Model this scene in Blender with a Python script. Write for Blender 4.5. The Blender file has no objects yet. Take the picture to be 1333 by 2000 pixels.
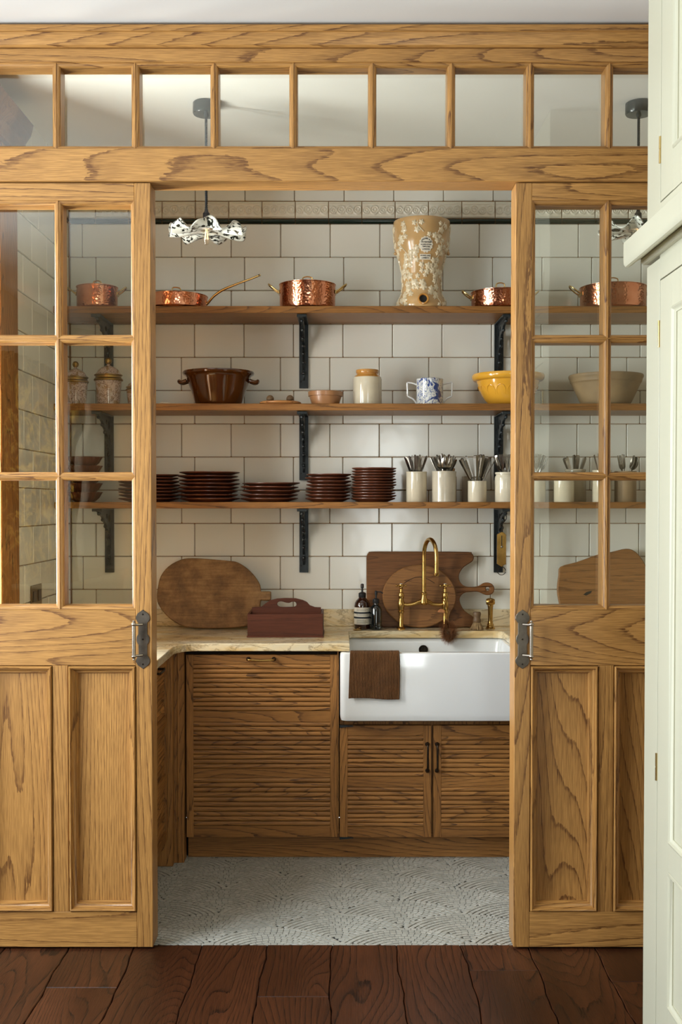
import bpy, bmesh, math, random
from mathutils import Vector, Matrix, Quaternion, noise
from mathutils.geometry import tessellate_polygon
random.seed(7)
PI = math.pi
S = bpy.context.scene
COL = S.collection

# ---------------------------------------------------------------- camera
H, TILT, F, CX, CY = 1.44, math.radians(1.2), 2150.0, 668.0, 1030.0
cd = bpy.data.cameras.new('camera')
cam = bpy.data.objects.new('camera', cd); COL.objects.link(cam)
cam.location = (0, 0, H)
cam.rotation_euler = (PI/2 - TILT, 0, 0)
cd.sensor_fit = 'VERTICAL'; cd.sensor_height = 36.0
cd.lens = 36.0*F/2000.0
cd.shift_x = -(CX-666.5)/2000.0
cd.shift_y = (CY-1000.0)/2000.0
cd.clip_start = 0.05
S.camera = cam

# ---------------------------------------------------------------- world, lights, exposure
w = bpy.data.worlds.new('sky'); S.world = w; w.use_nodes = True
bg = w.node_tree.nodes['Background']
bg.inputs[0].default_value = (0.72, 0.86, 1.0, 1); bg.inputs[1].default_value = 1.6

def area(name, loc, rot, sx, sy, power, col):
    l = bpy.data.lights.new(name, 'AREA'); l.shape = 'RECTANGLE'; l.size = sx; l.size_y = sy
    l.energy = power; l.color = col
    o = bpy.data.objects.new(name, l); COL.objects.link(o); o.location = loc; o.rotation_euler = rot
    return o
# daylight entering through the kitchen windows (left wall, rear wall) and the pantry's own window on its right
area('daylight_left_window', (-2.52, 1.95, 1.62), (0, -PI/2, 0), 1.5, 1.8, 150, (0.84, 0.92, 1.0))
area('daylight_rear_window', (0.50, -2.72, 1.45), (PI/2, 0, 0), 0.55, 1.9, 26, (0.96, 1.0, 0.97))
area('daylight_curtained_window', (-2.52, -1.45, 1.65), (0, -PI/2, 0), 1.5, 1.7, 120, (1.0, 0.97, 0.88))
area('daylight_pantry_window', (-1.40, 3.81, 1.62), (0, -PI/2, 0), 1.45, 0.28, 58, (0.97, 0.99, 0.98))

S.view_settings.view_transform = 'Standard'; S.view_settings.look = 'None'
S.view_settings.gamma = 1.0; S.view_settings.use_curve_mapping = False
S.view_settings.exposure = 0.25
S.cycles.max_bounces = 10; S.cycles.diffuse_bounces = 5; S.cycles.glossy_bounces = 5
S.cycles.transparent_max_bounces = 12; S.cycles.transmission_bounces = 6
S.cycles.use_denoising = True
S.cycles.sample_clamp_indirect = 4.0
S.cycles.caustics_reflective = False; S.cycles.caustics_refractive = False

# ---------------------------------------------------------------- measuring: image point on the plane y=d -> world
_ct, _st = math.cos(TILT), math.sin(TILT)
def P(px, py, d):
    u = (px-CX)/F; v = (CY-py)/F
    t = d/(_ct+v*_st)
    return (t*u, H+t*(-_st+v*_ct))
def PX(px, d, py=1000): return P(px, py, d)[0]
def PZ(py, d): return P(CX, py, d)[1]

# ---------------------------------------------------------------- materials
def lin(c):
    return tuple(((x/255.0)/12.92 if x/255.0 <= .04045 else ((x/255.0+.055)/1.055)**2.4) for x in c)+(1,)
def newmat(name):
    m = bpy.data.materials.new(name); m.use_nodes = True
    nt = m.node_tree; b = nt.nodes['Principled BSDF']
    return m, nt, b
def N(nt, t, **kw):
    n = nt.nodes.new(t)
    for k, v in kw.items():
        if k == 'inp':
            for i, x in v.items(): n.inputs[i].default_value = x
        else: setattr(n, k, v)
    return n
def L(nt, a, b): nt.links.new(a, b)
def coords(nt, scale=(1,1,1), rnd=True):
    tc = N(nt, 'ShaderNodeTexCoord'); out = tc.outputs['Object']
    if rnd:
        oi = N(nt, 'ShaderNodeObjectInfo')
        vm = N(nt, 'ShaderNodeVectorMath', operation='SCALE'); vm.inputs[0].default_value = (37.1, 23.7, 51.3)
        L(nt, oi.outputs['Random'], vm.inputs['Scale'])
        ad = N(nt, 'ShaderNodeVectorMath', operation='ADD'); L(nt, out, ad.inputs[0]); L(nt, vm.outputs[0], ad.inputs[1]); out = ad.outputs[0]
    mp = N(nt, 'ShaderNodeMapping'); mp.inputs['Scale'].default_value = scale
    L(nt, out, mp.inputs['Vector'])
    return mp.outputs['Vector']
def ramp(nt, fac, stops, interp='LINEAR'):
    r = N(nt, 'ShaderNodeValToRGB'); r.color_ramp.interpolation = interp
    e = r.color_ramp.elements
    e[0].position, e[0].color = stops[0]; e[1].position, e[1].color = stops[-1]
    for p, c in stops[1:-1]:
        x = e.new(p); x.color = c
    if fac is not None: L(nt, fac, r.inputs['Fac'])
    return r.outputs['Color']
def math_(nt, op, a, b=None, clamp=False):
    m = N(nt, 'ShaderNodeMath', operation=op); m.use_clamp = clamp
    for i, x in enumerate((a, b)):
        if x is None: continue
        if isinstance(x, (int, float)): m.inputs[i].default_value = x
        else: L(nt, x, m.inputs[i])
    return m.outputs[0]
def mixc(nt, fac, a, b, mode='MIX'):
    m = N(nt, 'ShaderNodeMix', data_type='RGBA', blend_type=mode)
    for s, x in ((0, fac), (6, a), (7, b)):
        if isinstance(x, (int, float)): m.inputs[s].default_value = x
        elif isinstance(x, tuple): m.inputs[s].default_value = x
        else: L(nt, x, m.inputs[s])
    return m.outputs[2]
def bump(nt, b, h, strength, dist=.002):
    bn = N(nt, 'ShaderNodeBump'); bn.inputs['Strength'].default_value = strength; bn.inputs['Distance'].default_value = dist
    L(nt, h, bn.inputs['Height']); L(nt, bn.outputs[0], b.inputs['Normal'])
def plain(name, c, rough=.5, metal=0, spec=.5, coat=0, var=0, vscale=8, bmp=0, bscale=60, sheen=0):
    m, nt, b = newmat(name)
    b.inputs['Base Color'].default_value = lin(c); b.inputs['Roughness'].default_value = rough
    b.inputs['Metallic'].default_value = metal; b.inputs['Specular IOR Level'].default_value = spec
    b.inputs['Coat Weight'].default_value = coat; b.inputs['Coat Roughness'].default_value = .06
    if var:
        v = coords(nt, (1,1,1)); n = N(nt, 'ShaderNodeTexNoise', inp={'Scale': vscale, 'Detail': 5}); L(nt, v, n.inputs['Vector'])
        k = ramp(nt, n.outputs['Fac'], [(.3, (1-var,)*3+(1,)), (.7, (1+var*.3,)*3+(1,))])
        L(nt, mixc(nt, 1.0, lin(c), k, 'MULTIPLY'), b.inputs['Base Color'])
    if bmp:
        v = coords(nt, (1,1,1)); n = N(nt, 'ShaderNodeTexNoise', inp={'Scale': bscale, 'Detail': 3}); L(nt, v, n.inputs['Vector'])
        bump(nt, b, n.outputs['Fac'], bmp)
    return m
def wood(name, axis, c, dark, rough=.42, rings=9.0, across=3.2, along=.42, pore=.6, line=1.0, tone=.22, coat=.12, bmp=.25, spec=.35, steady=22.0):
    m, nt, b = newmat(name)
    sc = [across]*3; sc[axis] = along
    v = coords(nt, tuple(sc))
    n = N(nt, 'ShaderNodeTexNoise', inp={'Scale': 1.0, 'Detail': 2.2, 'Roughness': .36, 'Distortion': .2}); L(nt, v, n.inputs['Vector'])
    sx = N(nt, 'ShaderNodeSeparateXYZ'); L(nt, coords(nt, (1, 1, 1)), sx.inputs[0])
    run = math_(nt, 'ADD', sx.outputs[(axis+1) % 3], sx.outputs[(axis+2) % 3])
    f = math_(nt, 'FRACT', math_(nt, 'ADD', math_(nt, 'MULTIPLY', n.outputs['Fac'], rings*2), math_(nt, 'MULTIPLY', run, steady)))
    sp = [520.0]*3; sp[axis] = 14.0
    v2 = coords(nt, tuple(sp)); n2 = N(nt, 'ShaderNodeTexNoise', inp={'Scale': 1.0, 'Detail': 2.0, 'Distortion': .2}); L(nt, v2, n2.inputs['Vector'])
    sq = [150.0]*3; sq[axis] = 30.0
    v3 = coords(nt, tuple(sq)); n3 = N(nt, 'ShaderNodeTexNoise', inp={'Scale': 1.0, 'Detail': 3.0}); L(nt, v3, n3.inputs['Vector'])
    # early wood pores: dark ragged bands hugging one side of each ring
    f2 = math_(nt, 'ADD', f, math_(nt, 'MULTIPLY', math_(nt, 'SUBTRACT', n3.outputs['Fac'], .5), .30))
    band = ramp(nt, f2, [(.0, (0,0,0,1)), (.45, (.06,.06,.06,1)), (.82, (.35,.35,.35,1)), (.91, (1,1,1,1)), (.965, (.9,.9,.9,1)), (.985, (0,0,0,1))])
    pores = ramp(nt, n2.outputs['Fac'], [(.40, (1,1,1,1)), (.60, (0,0,0,1))])
    bm_ = math_(nt, 'MULTIPLY', band, math_(nt, 'ADD', math_(nt, 'MULTIPLY', pores, .6), .5), True)
    sl = [5.0]*3; sl[axis] = .7
    v4 = coords(nt, tuple(sl)); n4 = N(nt, 'ShaderNodeTexNoise', inp={'Scale': 1.0, 'Detail': 4.0}); L(nt, v4, n4.inputs['Vector'])
    tn = ramp(nt, n4.outputs['Fac'], [(.3, (1-tone,1-tone*1.1,1-tone*1.25,1)), (.7, (1+tone*.35,)*3+(1,))])
    base = mixc(nt, 1.0, lin(c), tn, 'MULTIPLY')
    base = mixc(nt, math_(nt, 'MULTIPLY', pores, pore*.5), base, lin(dark))
    colr = mixc(nt, math_(nt, 'MULTIPLY', bm_, line), base, lin(dark))
    L(nt, colr, b.inputs['Base Color'])
    b.inputs['Roughness'].default_value = rough; b.inputs['Coat Weight'].default_value = coat; b.inputs['Coat Roughness'].default_value = .25; b.inputs['Specular IOR Level'].default_value = spec
    hh = math_(nt, 'SUBTRACT', 1.0, math_(nt, 'ADD', math_(nt, 'MULTIPLY', bm_, .6), math_(nt, 'MULTIPLY', pores, .3)))
    bump(nt, b, hh, bmp, .0008)
    return m
M = {}
AX = 'xyz'
for i in range(3):
    M['oak_'+AX[i]] = wood('honey_oak_'+AX[i], i, (192, 142, 78), (92, 54, 22), rings=21, coat=.3, across=2.8, along=.26, tone=.18, line=.95, pore=.75, steady=38)
    M['brown_'+AX[i]] = wood('brown_oak_'+AX[i], i, (174, 122, 64), (60, 34, 14), rings=20, tone=.35, rough=.5, coat=0, across=3.6, along=.5, line=.9)
    M['shelf_'+AX[i]] = wood('shelf_oak_'+AX[i], i, (156, 108, 54), (68, 40, 15), rings=18, line=.8, tone=.25, across=5, coat=0)
M['walnut'] = wood('walnut_board', 0, (132, 88, 48), (56, 33, 15), rings=12, line=.6, tone=.5, across=5, coat=0, rough=.5)
M['roundwood'] = wood('round_board_wood', 0, (156, 110, 62), (76, 46, 21), rings=15, line=.7, across=6, coat=0, rough=.5)
M['mahogany'] = wood('mahogany_wood', 0, (96, 52, 34), (42, 20, 12), rings=9, line=.5, tone=.4, rough=.5, coat=0, spec=.25)
M['plank'] = wood('dark_floor_oak', 1, (84, 47, 27), (20, 11, 7), rings=24, line=1.0, tone=.6, rough=.38, steady=40, across=3.0, along=.6, bmp=.5, coat=.05)
M['paleboard'] = wood('pale_board_wood', 0, (205, 150, 92), (140, 84, 40), rings=7)

def m_rustic():
    m, nt, b = newmat('rustic_old_board')
    v = coords(nt, (1, 1, 1)); n = N(nt, 'ShaderNodeTexNoise', inp={'Scale': 7, 'Detail': 8, 'Roughness': .7}); L(nt, v, n.inputs['Vector'])
    c = ramp(nt, n.outputs['Fac'], [(.3, lin((84,62,38))), (.5, lin((136,102,62))), (.72, lin((178,140,90)))])
    v2 = coords(nt, (10, 60, 160)); n2 = N(nt, 'ShaderNodeTexNoise', inp={'Scale': 1, 'Detail': 3}); L(nt, v2, n2.inputs['Vector'])
    c = mixc(nt, .55, c, ramp(nt, n2.outputs['Fac'], [(.35, (.55,.5,.45,1)), (.65, (1,1,1,1))]), 'MULTIPLY')
    L(nt, c, b.inputs['Base Color']); b.inputs['Roughness'].default_value = .7
    bump(nt, b, n.outputs['Fac'], .8, .004); return m
M['rustic'] = m_rustic()

def m_tile(name, c, rough=.09, wav=.22):
    m, nt, b = newmat(name)
    oi = N(nt, 'ShaderNodeObjectInfo')
    k = ramp(nt, oi.outputs['Random'], [(0, tuple(x*.93 for x in lin(c)[:3])+(1,)), (1, tuple(min(1, x*1.05) for x in lin(c)[:3])+(1,))])
    L(nt, k, b.inputs['Base Color']); b.inputs['Roughness'].default_value = rough
    v = coords(nt, (1,1,1)); n = N(nt, 'ShaderNodeTexNoise', inp={'Scale': 9, 'Detail': 1.5}); L(nt, v, n.inputs['Vector'])
    bump(nt, b, n.outputs['Fac'], wav, .004); return m
M['tile'] = m_tile('white_glazed_tile', (234, 235, 226), .12)
M['green_tile'] = m_tile('dark_green_glazed_tile', (26, 44, 36))
M['cream_tile'] = m_tile('cream_embossed_tile', (228, 224, 208), .16, .3)
M['grout'] = plain('brown_grout', (150, 114, 76), .9)
M['ceiling'] = plain('ceiling_paint', (230, 229, 224), .9)
M['wallpaint'] = plain('wall_paint', (196, 186, 168), .9)
M['cream'] = plain('cream_cabinet_paint', (194, 191, 168), .42, spec=.4)
M['brass'] = plain('aged_brass', (198, 160, 92), .22, 1, var=.3, vscale=25)
M['brass_pale'] = plain('pale_brass', (206, 180, 122), .22, 1)
M['bronze'] = plain('dark_bronze', (62, 54, 46), .38, 1, var=.4, vscale=40)
M['pewter'] = plain('aged_pewter', (112, 104, 94), .42, 1, var=.35, vscale=30)
M['nickel'] = plain('worn_nickel', (190, 180, 166), .22, 1, var=.2)
M['iron'] = plain('painted_cast_iron', (46, 52, 54), .38, .45, var=.5, vscale=22, bmp=.6, bscale=120)
M['black'] = plain('matt_black', (20, 20, 22), .35)
M['steel'] = plain('worn_cutlery_steel', (168, 164, 155), .24, 1, var=.3)
M['tin'] = plain('tin_lining', (170, 165, 155), .35, 1)
M['enamel'] = plain('white_fireclay', (226, 229, 228), .1, coat=.5, bmp=.06, bscale=12)
M['brownglaze'] = plain('brown_glaze', (84, 44, 10), .1, coat=.5, var=.4, vscale=9)
M['plateglaze'] = plain('plate_brown_glaze', (104, 58, 38), .32, coat=.15, var=.35, vscale=14)
M['stoneware'] = plain('cream_stoneware', (214, 206, 182), .16, coat=.5, var=.15, vscale=12)
M['stoneware_grey'] = plain('grey_stoneware', (192, 184, 164), .2, coat=.4, var=.15, vscale=12)
M['ochre'] = plain('ochre_glaze', (192, 138, 68), .14, coat=.5, var=.3)
M['terracotta'] = plain('terracotta_clay', (158, 114, 76), .35, coat=.2, var=.25)
M['yellow'] = plain('yellow_ware_glaze', (216, 160, 52), .14, coat=.5, var=.12)
M['taupe'] = plain('taupe_bowl_clay', (150, 126, 92), .6, var=.35, vscale=10)
M['urn'] = plain('tan_saltglaze', (196, 160, 108), .2, coat=.4, var=.2)
M['relief'] = plain('cream_relief_slip', (222, 208, 176), .28, coat=.3, var=.15, vscale=50)
M['ink'] = plain('black_ink', (34, 40, 44), .6)
M['dark_hole'] = plain('dark_inside', (14, 11, 9), .6)
M['soil'] = plain('weathered_wood_knob', (110, 86, 58), .55, var=.3)
M['white_shell'] = plain('chalk_white_ceramic', (220, 214, 200), .4)
M['label'] = plain('cream_paper_label', (222, 216, 198), .55)
M['coir'] = plain('brown_coir', (176, 118, 72), .9, var=.3, vscale=60)
M['tampico'] = plain('pale_plant_bristle', (170, 140, 96), .8, var=.4, vscale=80)
M['towel'] = plain('brown_ribbed_cotton', (92, 58, 24), .95, var=.2, vscale=30)
M['mosaic'] = None
M['mortar'] = plain('dark_mortar', (36, 34, 30), .95)
M['gap'] = plain('dark_gap_lining', (26, 18, 12), .9)
M['cord'] = plain('dark_braided_cord', (34, 38, 40), .8)
M['canopy'] = plain('dark_grey_lacquer', (54, 60, 60), .25, coat=.3)
M['amber'] = None
M['socket'] = plain('aged_brass_plate', (120, 104, 76), .3, 1)

def m_mosaic():
    m, nt, b = newmat('marble_mosaic_stone')
    g = N(nt, 'ShaderNodeNewGeometry')
    c = ramp(nt, g.outputs['Random Per Island'], [(0, lin((156,155,145))), (.5, lin((163,162,152))), (1, lin((174,172,162)))])
    oi = N(nt, 'ShaderNodeObjectInfo')
    c = mixc(nt, 1.0, c, ramp(nt, oi.outputs['Random'], [(0, (.9,.9,.9,1)), (1, (1.05,1.05,1.05,1))]), 'MULTIPLY')
    L(nt, c, b.inputs['Base Color']); b.inputs['Roughness'].default_value = .45; return m
M['mosaic'] = m_mosaic()
def m_marble():
    m, nt, b = newmat('golden_veined_marble')
    v = coords(nt, (1.1, 2.6, 4.0), False)
    n = N(nt, 'ShaderNodeTexNoise', inp={'Scale': 1.5, 'Detail': 6, 'Roughness': .6, 'Distortion': 1.2}); L(nt, v, n.inputs['Vector'])
    c = ramp(nt, n.outputs['Fac'], [(.28, lin((176,140,88))), (.40, lin((214,186,132))), (.50, lin((226,210,172))), (.62, lin((216,208,182))), (.78, lin((190,166,124)))])
    n2 = N(nt, 'ShaderNodeTexNoise', inp={'Scale': 3.2, 'Detail': 7, 'Roughness': .65, 'Distortion': 1.6}); L(nt, v, n2.inputs['Vector'])
    vein = ramp(nt, math_(nt, 'ABSOLUTE', math_(nt, 'SUBTRACT', n2.outputs['Fac'], .5)), [(0, (1,1,1,1)), (.012, (.5,.5,.5,1)), (.04, (0,0,0,1))])
    c = mixc(nt, math_(nt, 'MULTIPLY', vein, .6), c, lin((112, 82, 48)))
    L(nt, c, b.inputs['Base Color']); b.inputs['Roughness'].default_value = .09; return m
M['marble'] = m_marble()
def m_copper(name, hammered):
    m, nt, b = newmat(name)
    b.inputs['Metallic'].default_value = 1; b.inputs['Roughness'].default_value = .16
    v = coords(nt, (1,1,1)); n = N(nt, 'ShaderNodeTexNoise', inp={'Scale': 14, 'Detail': 3}); L(nt, v, n.inputs['Vector'])
    L(nt, ramp(nt, n.outputs['Fac'], [(.3, lin((206,130,96))), (.7, lin((236,168,134)))]), b.inputs['Base Color'])
    if hammered:
        vo = N(nt, 'ShaderNodeTexVoronoi', inp={'Scale': 95}); L(nt, v, vo.inputs['Vector'])
        bump(nt, b, vo.outputs['Distance'], .35, .0025)
    return m
M['copper'] = m_copper('hammered_copper', True); M['copper_smooth'] = m_copper('polished_copper', False)
def m_glass(name='window_glass', tint=(.955, .965, .925), base=.07):
    m = bpy.data.materials.new(name); m.use_nodes = True; nt = m.node_tree
    for n in list(nt.nodes): nt.nodes.remove(n)
    out = N(nt, 'ShaderNodeOutputMaterial'); tr = N(nt, 'ShaderNodeBsdfTransparent'); gl = N(nt, 'ShaderNodeBsdfGlossy')
    tr.inputs[0].default_value = tint+(1,); gl.inputs['Roughness'].default_value = 0.0; gl.inputs[0].default_value = (1,1,1,1)
    lw = N(nt, 'ShaderNodeLayerWeight'); p = math_(nt, 'POWER', lw.outputs['Facing'], 5.0)
    f = math_(nt, 'ADD', math_(nt, 'MULTIPLY', p, 1-base), base, True)
    mx = N(nt, 'ShaderNodeMixShader'); L(nt, f, mx.inputs[0]); L(nt, tr.outputs[0], mx.inputs[1]); L(nt, gl.outputs[0], mx.inputs[2])
    v = coords(nt, (1,1,1)); n = N(nt, 'ShaderNodeTexNoise', inp={'Scale': 3.5, 'Detail': 1}); L(nt, v, n.inputs['Vector'])
    bn = N(nt, 'ShaderNodeBump'); bn.inputs['Strength'].default_value = .12; bn.inputs['Distance'].default_value = .01
    L(nt, n.outputs['Fac'], bn.inputs['Height']); L(nt, bn.outputs[0], gl.inputs['Normal'])
    L(nt, mx.outputs[0], out.inputs[0]); return m
M['glass'] = m_glass()
M['bulbglass'] = m_glass('bulb_glass', (.95, .92, .85), .08)
def m_bottle(name, c):
    m, nt, b = newmat(name); b.inputs['Base Color'].default_value = lin(c); b.inputs['Roughness'].default_value = .06
    b.inputs['Coat Weight'].default_value = 1; return m
M['amber'] = m_bottle('amber_bottle_glass', (44, 18, 8)); M['darkbottle'] = m_bottle('dark_bottle_glass', (12, 20, 22))
def m_shade():
    m, nt, b = newmat('speckled_ruffled_glass')
    v = coords(nt, (1, 1, 2.0)); n = N(nt, 'ShaderNodeTexNoise', inp={'Scale': 20, 'Detail': 3, 'Distortion': 2.2, 'Roughness': .6}); L(nt, v, n.inputs['Vector'])
    L(nt, ramp(nt, n.outputs['Fac'], [(.40, lin((22,28,24))), (.44, lin((22,28,24))), (.475, lin((206,208,196))), (1, lin((214,216,204)))]), b.inputs['Base Color'])
    b.inputs['Roughness'].default_value = .08; b.inputs['Coat Weight'].default_value = .6; return m
M['shade'] = m_shade()
def m_floral(name, base, c1, c2, scale, t=.47):
    m, nt, b = newmat(name)
    v = coords(nt, (1,1,1)); n = N(nt, 'ShaderNodeTexNoise', inp={'Scale': scale, 'Detail': 3, 'Distortion': 2.6}); L(nt, v, n.inputs['Vector'])
    c = ramp(nt, n.outputs['Fac'], [(t-.02, lin(base)), (t, lin(c1)), (t+.035, lin(c1)), (t+.05, lin(base))])
    n2 = N(nt, 'ShaderNodeTexNoise', inp={'Scale': scale*.7, 'Detail': 2, 'Distortion': 1.5}); L(nt, v, n2.inputs['Vector'])
    f = ramp(nt, n2.outputs['Fac'], [(.57, (0,0,0,1)), (.60, (1,1,1,1))])
    L(nt, mixc(nt, f, c, lin(c2)), b.inputs['Base Color']); b.inputs['Roughness'].default_value = .14; b.inputs['Coat Weight'].default_value = .5
    return m
M['bluewhite'] = m_floral('blue_floral_glaze', (214,218,214), (62,90,152), (44,68,130), 34, .44)
M['pinkjar'] = m_floral('pink_gilt_floral_glaze', (196,176,168), (116,84,68), (150,120,86), 34)
M['gilt'] = plain('dull_gilt', (170, 136, 70), .28, 1, var=.3, vscale=30)
def m_curtain():
    m = bpy.data.materials.new('patterned_curtain_cloth'); m.use_nodes = True; nt = m.node_tree; b = nt.nodes['Principled BSDF']
    v = coords(nt, (1, 1, .6), False); n = N(nt, 'ShaderNodeTexNoise', inp={'Scale': 9, 'Detail': 3, 'Distortion': 2}); L(nt, v, n.inputs['Vector'])
    c = ramp(nt, n.outputs['Fac'], [(.40, lin((60,40,24))), (.48, lin((120,90,50))), (.53, lin((206,186,120))), (.6, lin((96,70,40)))])
    L(nt, c, b.inputs['Base Color']); b.inputs['Roughness'].default_value = .9
    tl = N(nt, 'ShaderNodeBsdfTranslucent'); L(nt, c, tl.inputs[0]); mx = N(nt, 'ShaderNodeMixShader'); mx.inputs[0].default_value = .55
    L(nt, b.outputs[0], mx.inputs[1]); L(nt, tl.outputs[0], mx.inputs[2]); L(nt, mx.outputs[0], nt.nodes['Material Output'].inputs[0]); return m
M['curtain'] = m_curtain()
M['emis'] = None
m, nt, b = newmat('filament_glow'); b.inputs['Emission Color'].default_value = (1, .55, .2, 1); b.inputs['Emission Strength'].default_value = 1.2; M['emis'] = m

# ---------------------------------------------------------------- mesh building
class MB:
    def __init__(s): s.v = []; s.f = []
    def add(s, v, f):
        k = len(s.v); s.v += [tuple(p) for p in v]; s.f += [tuple(i+k for i in q) for q in f]; return s
    def box(s, x0, x1, y0, y1, z0, z1, c=0.0):
        if c <= 0:
            v = [(x, y, z) for z in (z0, z1) for y in (y0, y1) for x in (x0, x1)]
            return s.add(v, [(0,2,3,1), (4,5,7,6), (0,1,5,4), (2,6,7,3), (0,4,6,2), (1,3,7,5)])
        bm = bmesh.new(); bmesh.ops.create_cube(bm, size=1)
        for q in bm.verts: q.co = Vector((x0+(q.co.x+.5)*(x1-x0), y0+(q.co.y+.5)*(y1-y0), z0+(q.co.z+.5)*(z1-z0)))
        bmesh.ops.bevel(bm, geom=bm.edges[:], offset=c, segments=1, affect='EDGES')
        return s.bm(bm)
    def bm(s, bm):
        bm.verts.index_update()
        s.add([q.co[:] for q in bm.verts], [[q.index for q in f.verts] for f in bm.faces]); bm.free(); return s
    def lathe(s, prof, n=40, cx=0, cy=0, cz=0, axis='z', wob=None):
        # prof: (r, h); r==0 ends become poles
        k = len(s.v); rings = []
        for r, h in prof:
            if r <= 1e-6:
                rings.append([len(s.v)]); s.v.append(s._ax(0, 0, h, axis, cx, cy, cz)); continue
            ring = []
            for i in range(n):
                a = 2*PI*i/n; rr = r if wob is None else wob(r, h, a)
                ring.append(len(s.v)); s.v.append(s._ax(rr*math.cos(a), rr*math.sin(a), h, axis, cx, cy, cz))
            rings.append(ring)
        for a, b in zip(rings, rings[1:]):
            if len(a) == 1 and len(b) == 1: continue
            for i in range(n):
                j = (i+1) % n
                if len(a) == 1: s.f.append((a[0], b[j], b[i]))
                elif len(b) == 1: s.f.append((a[i], a[j], b[0]))
                else: s.f.append((a[i], a[j], b[j], b[i]))
        return s
    @staticmethod
    def _ax(x, y, h, axis, cx, cy, cz):
        if axis == 'z': return (cx+x, cy+y, cz+h)
        if axis == 'y': return (cx+x, cy+h, cz-y)
        return (cx+h, cy+x, cz+y)
    def tube(s, pts, r, n=10, closed=False, cap=True):
        pts = [Vector(p) for p in pts]; m = len(pts)
        rad = r if isinstance(r, (list, tuple)) else [r]*m
        T = []
        for i in range(m):
            a = pts[(i-1) % m] if (closed or i > 0) else pts[i]; b = pts[(i+1) % m] if (closed or i < m-1) else pts[i]
            T.append((b-a).normalized())
        up = Vector((0, 0, 1)) if abs(T[0].z) < .9 else Vector((1, 0, 0))
        nrm = (up - T[0]*up.dot(T[0])).normalized(); rings = []
        for i in range(m):
            nrm = (nrm - T[i]*nrm.dot(T[i])).normalized(); bi = T[i].cross(nrm)
            ring = []
            for j in range(n):
                a = 2*PI*j/n; ring.append(len(s.v)); s.v.append(tuple(pts[i]+(nrm*math.cos(a)+bi*math.sin(a))*rad[i]))
            rings.append(ring)
        for i in range(m if closed else m-1):
            a, b = rings[i], rings[(i+1) % m]
            for j in range(n): s.f.append((a[j], a[(j+1) % n], b[(j+1) % n], b[j]))
        if cap and not closed: s.f.append(tuple(reversed(rings[0]))); s.f.append(tuple(rings[-1]))
        return s
    def sphere(s, c, r, n=14, sz=1.0):
        return s.lathe([(0, -r*sz)]+[(r*math.sin(PI*i/8), -r*sz*math.cos(PI*i/8)) for i in range(1, 8)]+[(0, r*sz)], n, *c)
    def prism(s, loops, a0, a1, plane='xz', c=0.0):
        # loops: outline + holes, 2-D points; extruded along the third axis from a0 to a1
        def mk(p, a):
            return (p[0], a, p[1]) if plane == 'xz' else ((p[0], p[1], a) if plane == 'xy' else (a, p[0], p[1]))
        tri = tessellate_polygon([[Vector((p[0], p[1], 0)) for p in lp] for lp in loops])
        flat = [p for lp in loops for p in lp]; k = len(flat)
        if c > 0:   # small chamfer: outline shrunk on both faces
            def shrink(lp, d):
                n = len(lp); ar = sum(lp[i][0]*lp[(i+1) % n][1]-lp[(i+1) % n][0]*lp[i][1] for i in range(n))
                sg = 1 if ar > 0 else -1; out = []
                for i in range(n):
                    p0, p1, p2 = Vector(lp[i-1]), Vector(lp[i]), Vector(lp[(i+1) % n])
                    e1 = (p1-p0).normalized(); e2 = (p2-p1).normalized()
                    nn = (Vector((-e1.y, e1.x))+Vector((-e2.y, e2.x))); nn = nn.normalized() if nn.length > 1e-6 else Vector((0, 0))
                    out.append(tuple(p1+nn*d*sg))
                return out
            ins = [p for li, lp in enumerate(loops) for p in shrink(lp, c if li == 0 else -c)]
        else: ins = flat
        sgn = 1 if a1 > a0 else -1
        layers = [(ins, a0), (flat, a0+sgn*c), (flat, a1-sgn*c), (ins, a1)] if c > 0 else [(flat, a0), (flat, a1)]
        v = [mk(p, a) for ly, a in layers for p in ly]; f = []
        for t in tri: f.append(tuple(t)); f.append(tuple(i+k*(len(layers)-1) for i in reversed(t)))
        st = 0
        for lp in loops:
            n = len(lp)
            for li in range(len(layers)-1):
                for i in range(n):
                    a, b = st+i+li*k, st+(i+1) % n+li*k; f.append((a, b, b+k, a+k))
            st += n
        return s.add(v, f)
    def frame(s, x0, x1, z0, z1, prof, flip=1):
        # mitred rectangular moulding; prof: (inset, y) pairs
        rings = []
        for d, y in prof:
            k = len(s.v); s.v += [(x0+d, y, z0+d), (x1-d, y, z0+d), (x1-d, y, z1-d), (x0+d, y, z1-d)]; rings.append(k)
        for a, b in zip(rings, rings[1:]):
            for i in range(4): s.f.append((a+i, a+(i+1) % 4, b+(i+1) % 4, b+i))
        return s
    def rings(s, loops, cap0=True, cap1=True):
        n = len(loops[0]); k = len(s.v)
        for lp in loops: s.v += [tuple(p) for p in lp]
        for i in range(len(loops)-1):
            for j in range(n):
                a = k+i*n+j; b = k+i*n+(j+1) % n; s.f.append((a, b, b+n, a+n))
        if cap0: s.f.append(tuple(reversed(range(k, k+n))))
        if cap1: s.f.append(tuple(range(k+(len(loops)-1)*n, k+len(loops)*n)))
        return s
    def xf(s, mat): s.v = [tuple(mat @ Vector(p)) for p in s.v]; return s
    def off(s, d): s.v = [(p[0]+d[0], p[1]+d[1], p[2]+d[2]) for p in s.v]; return s

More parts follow.
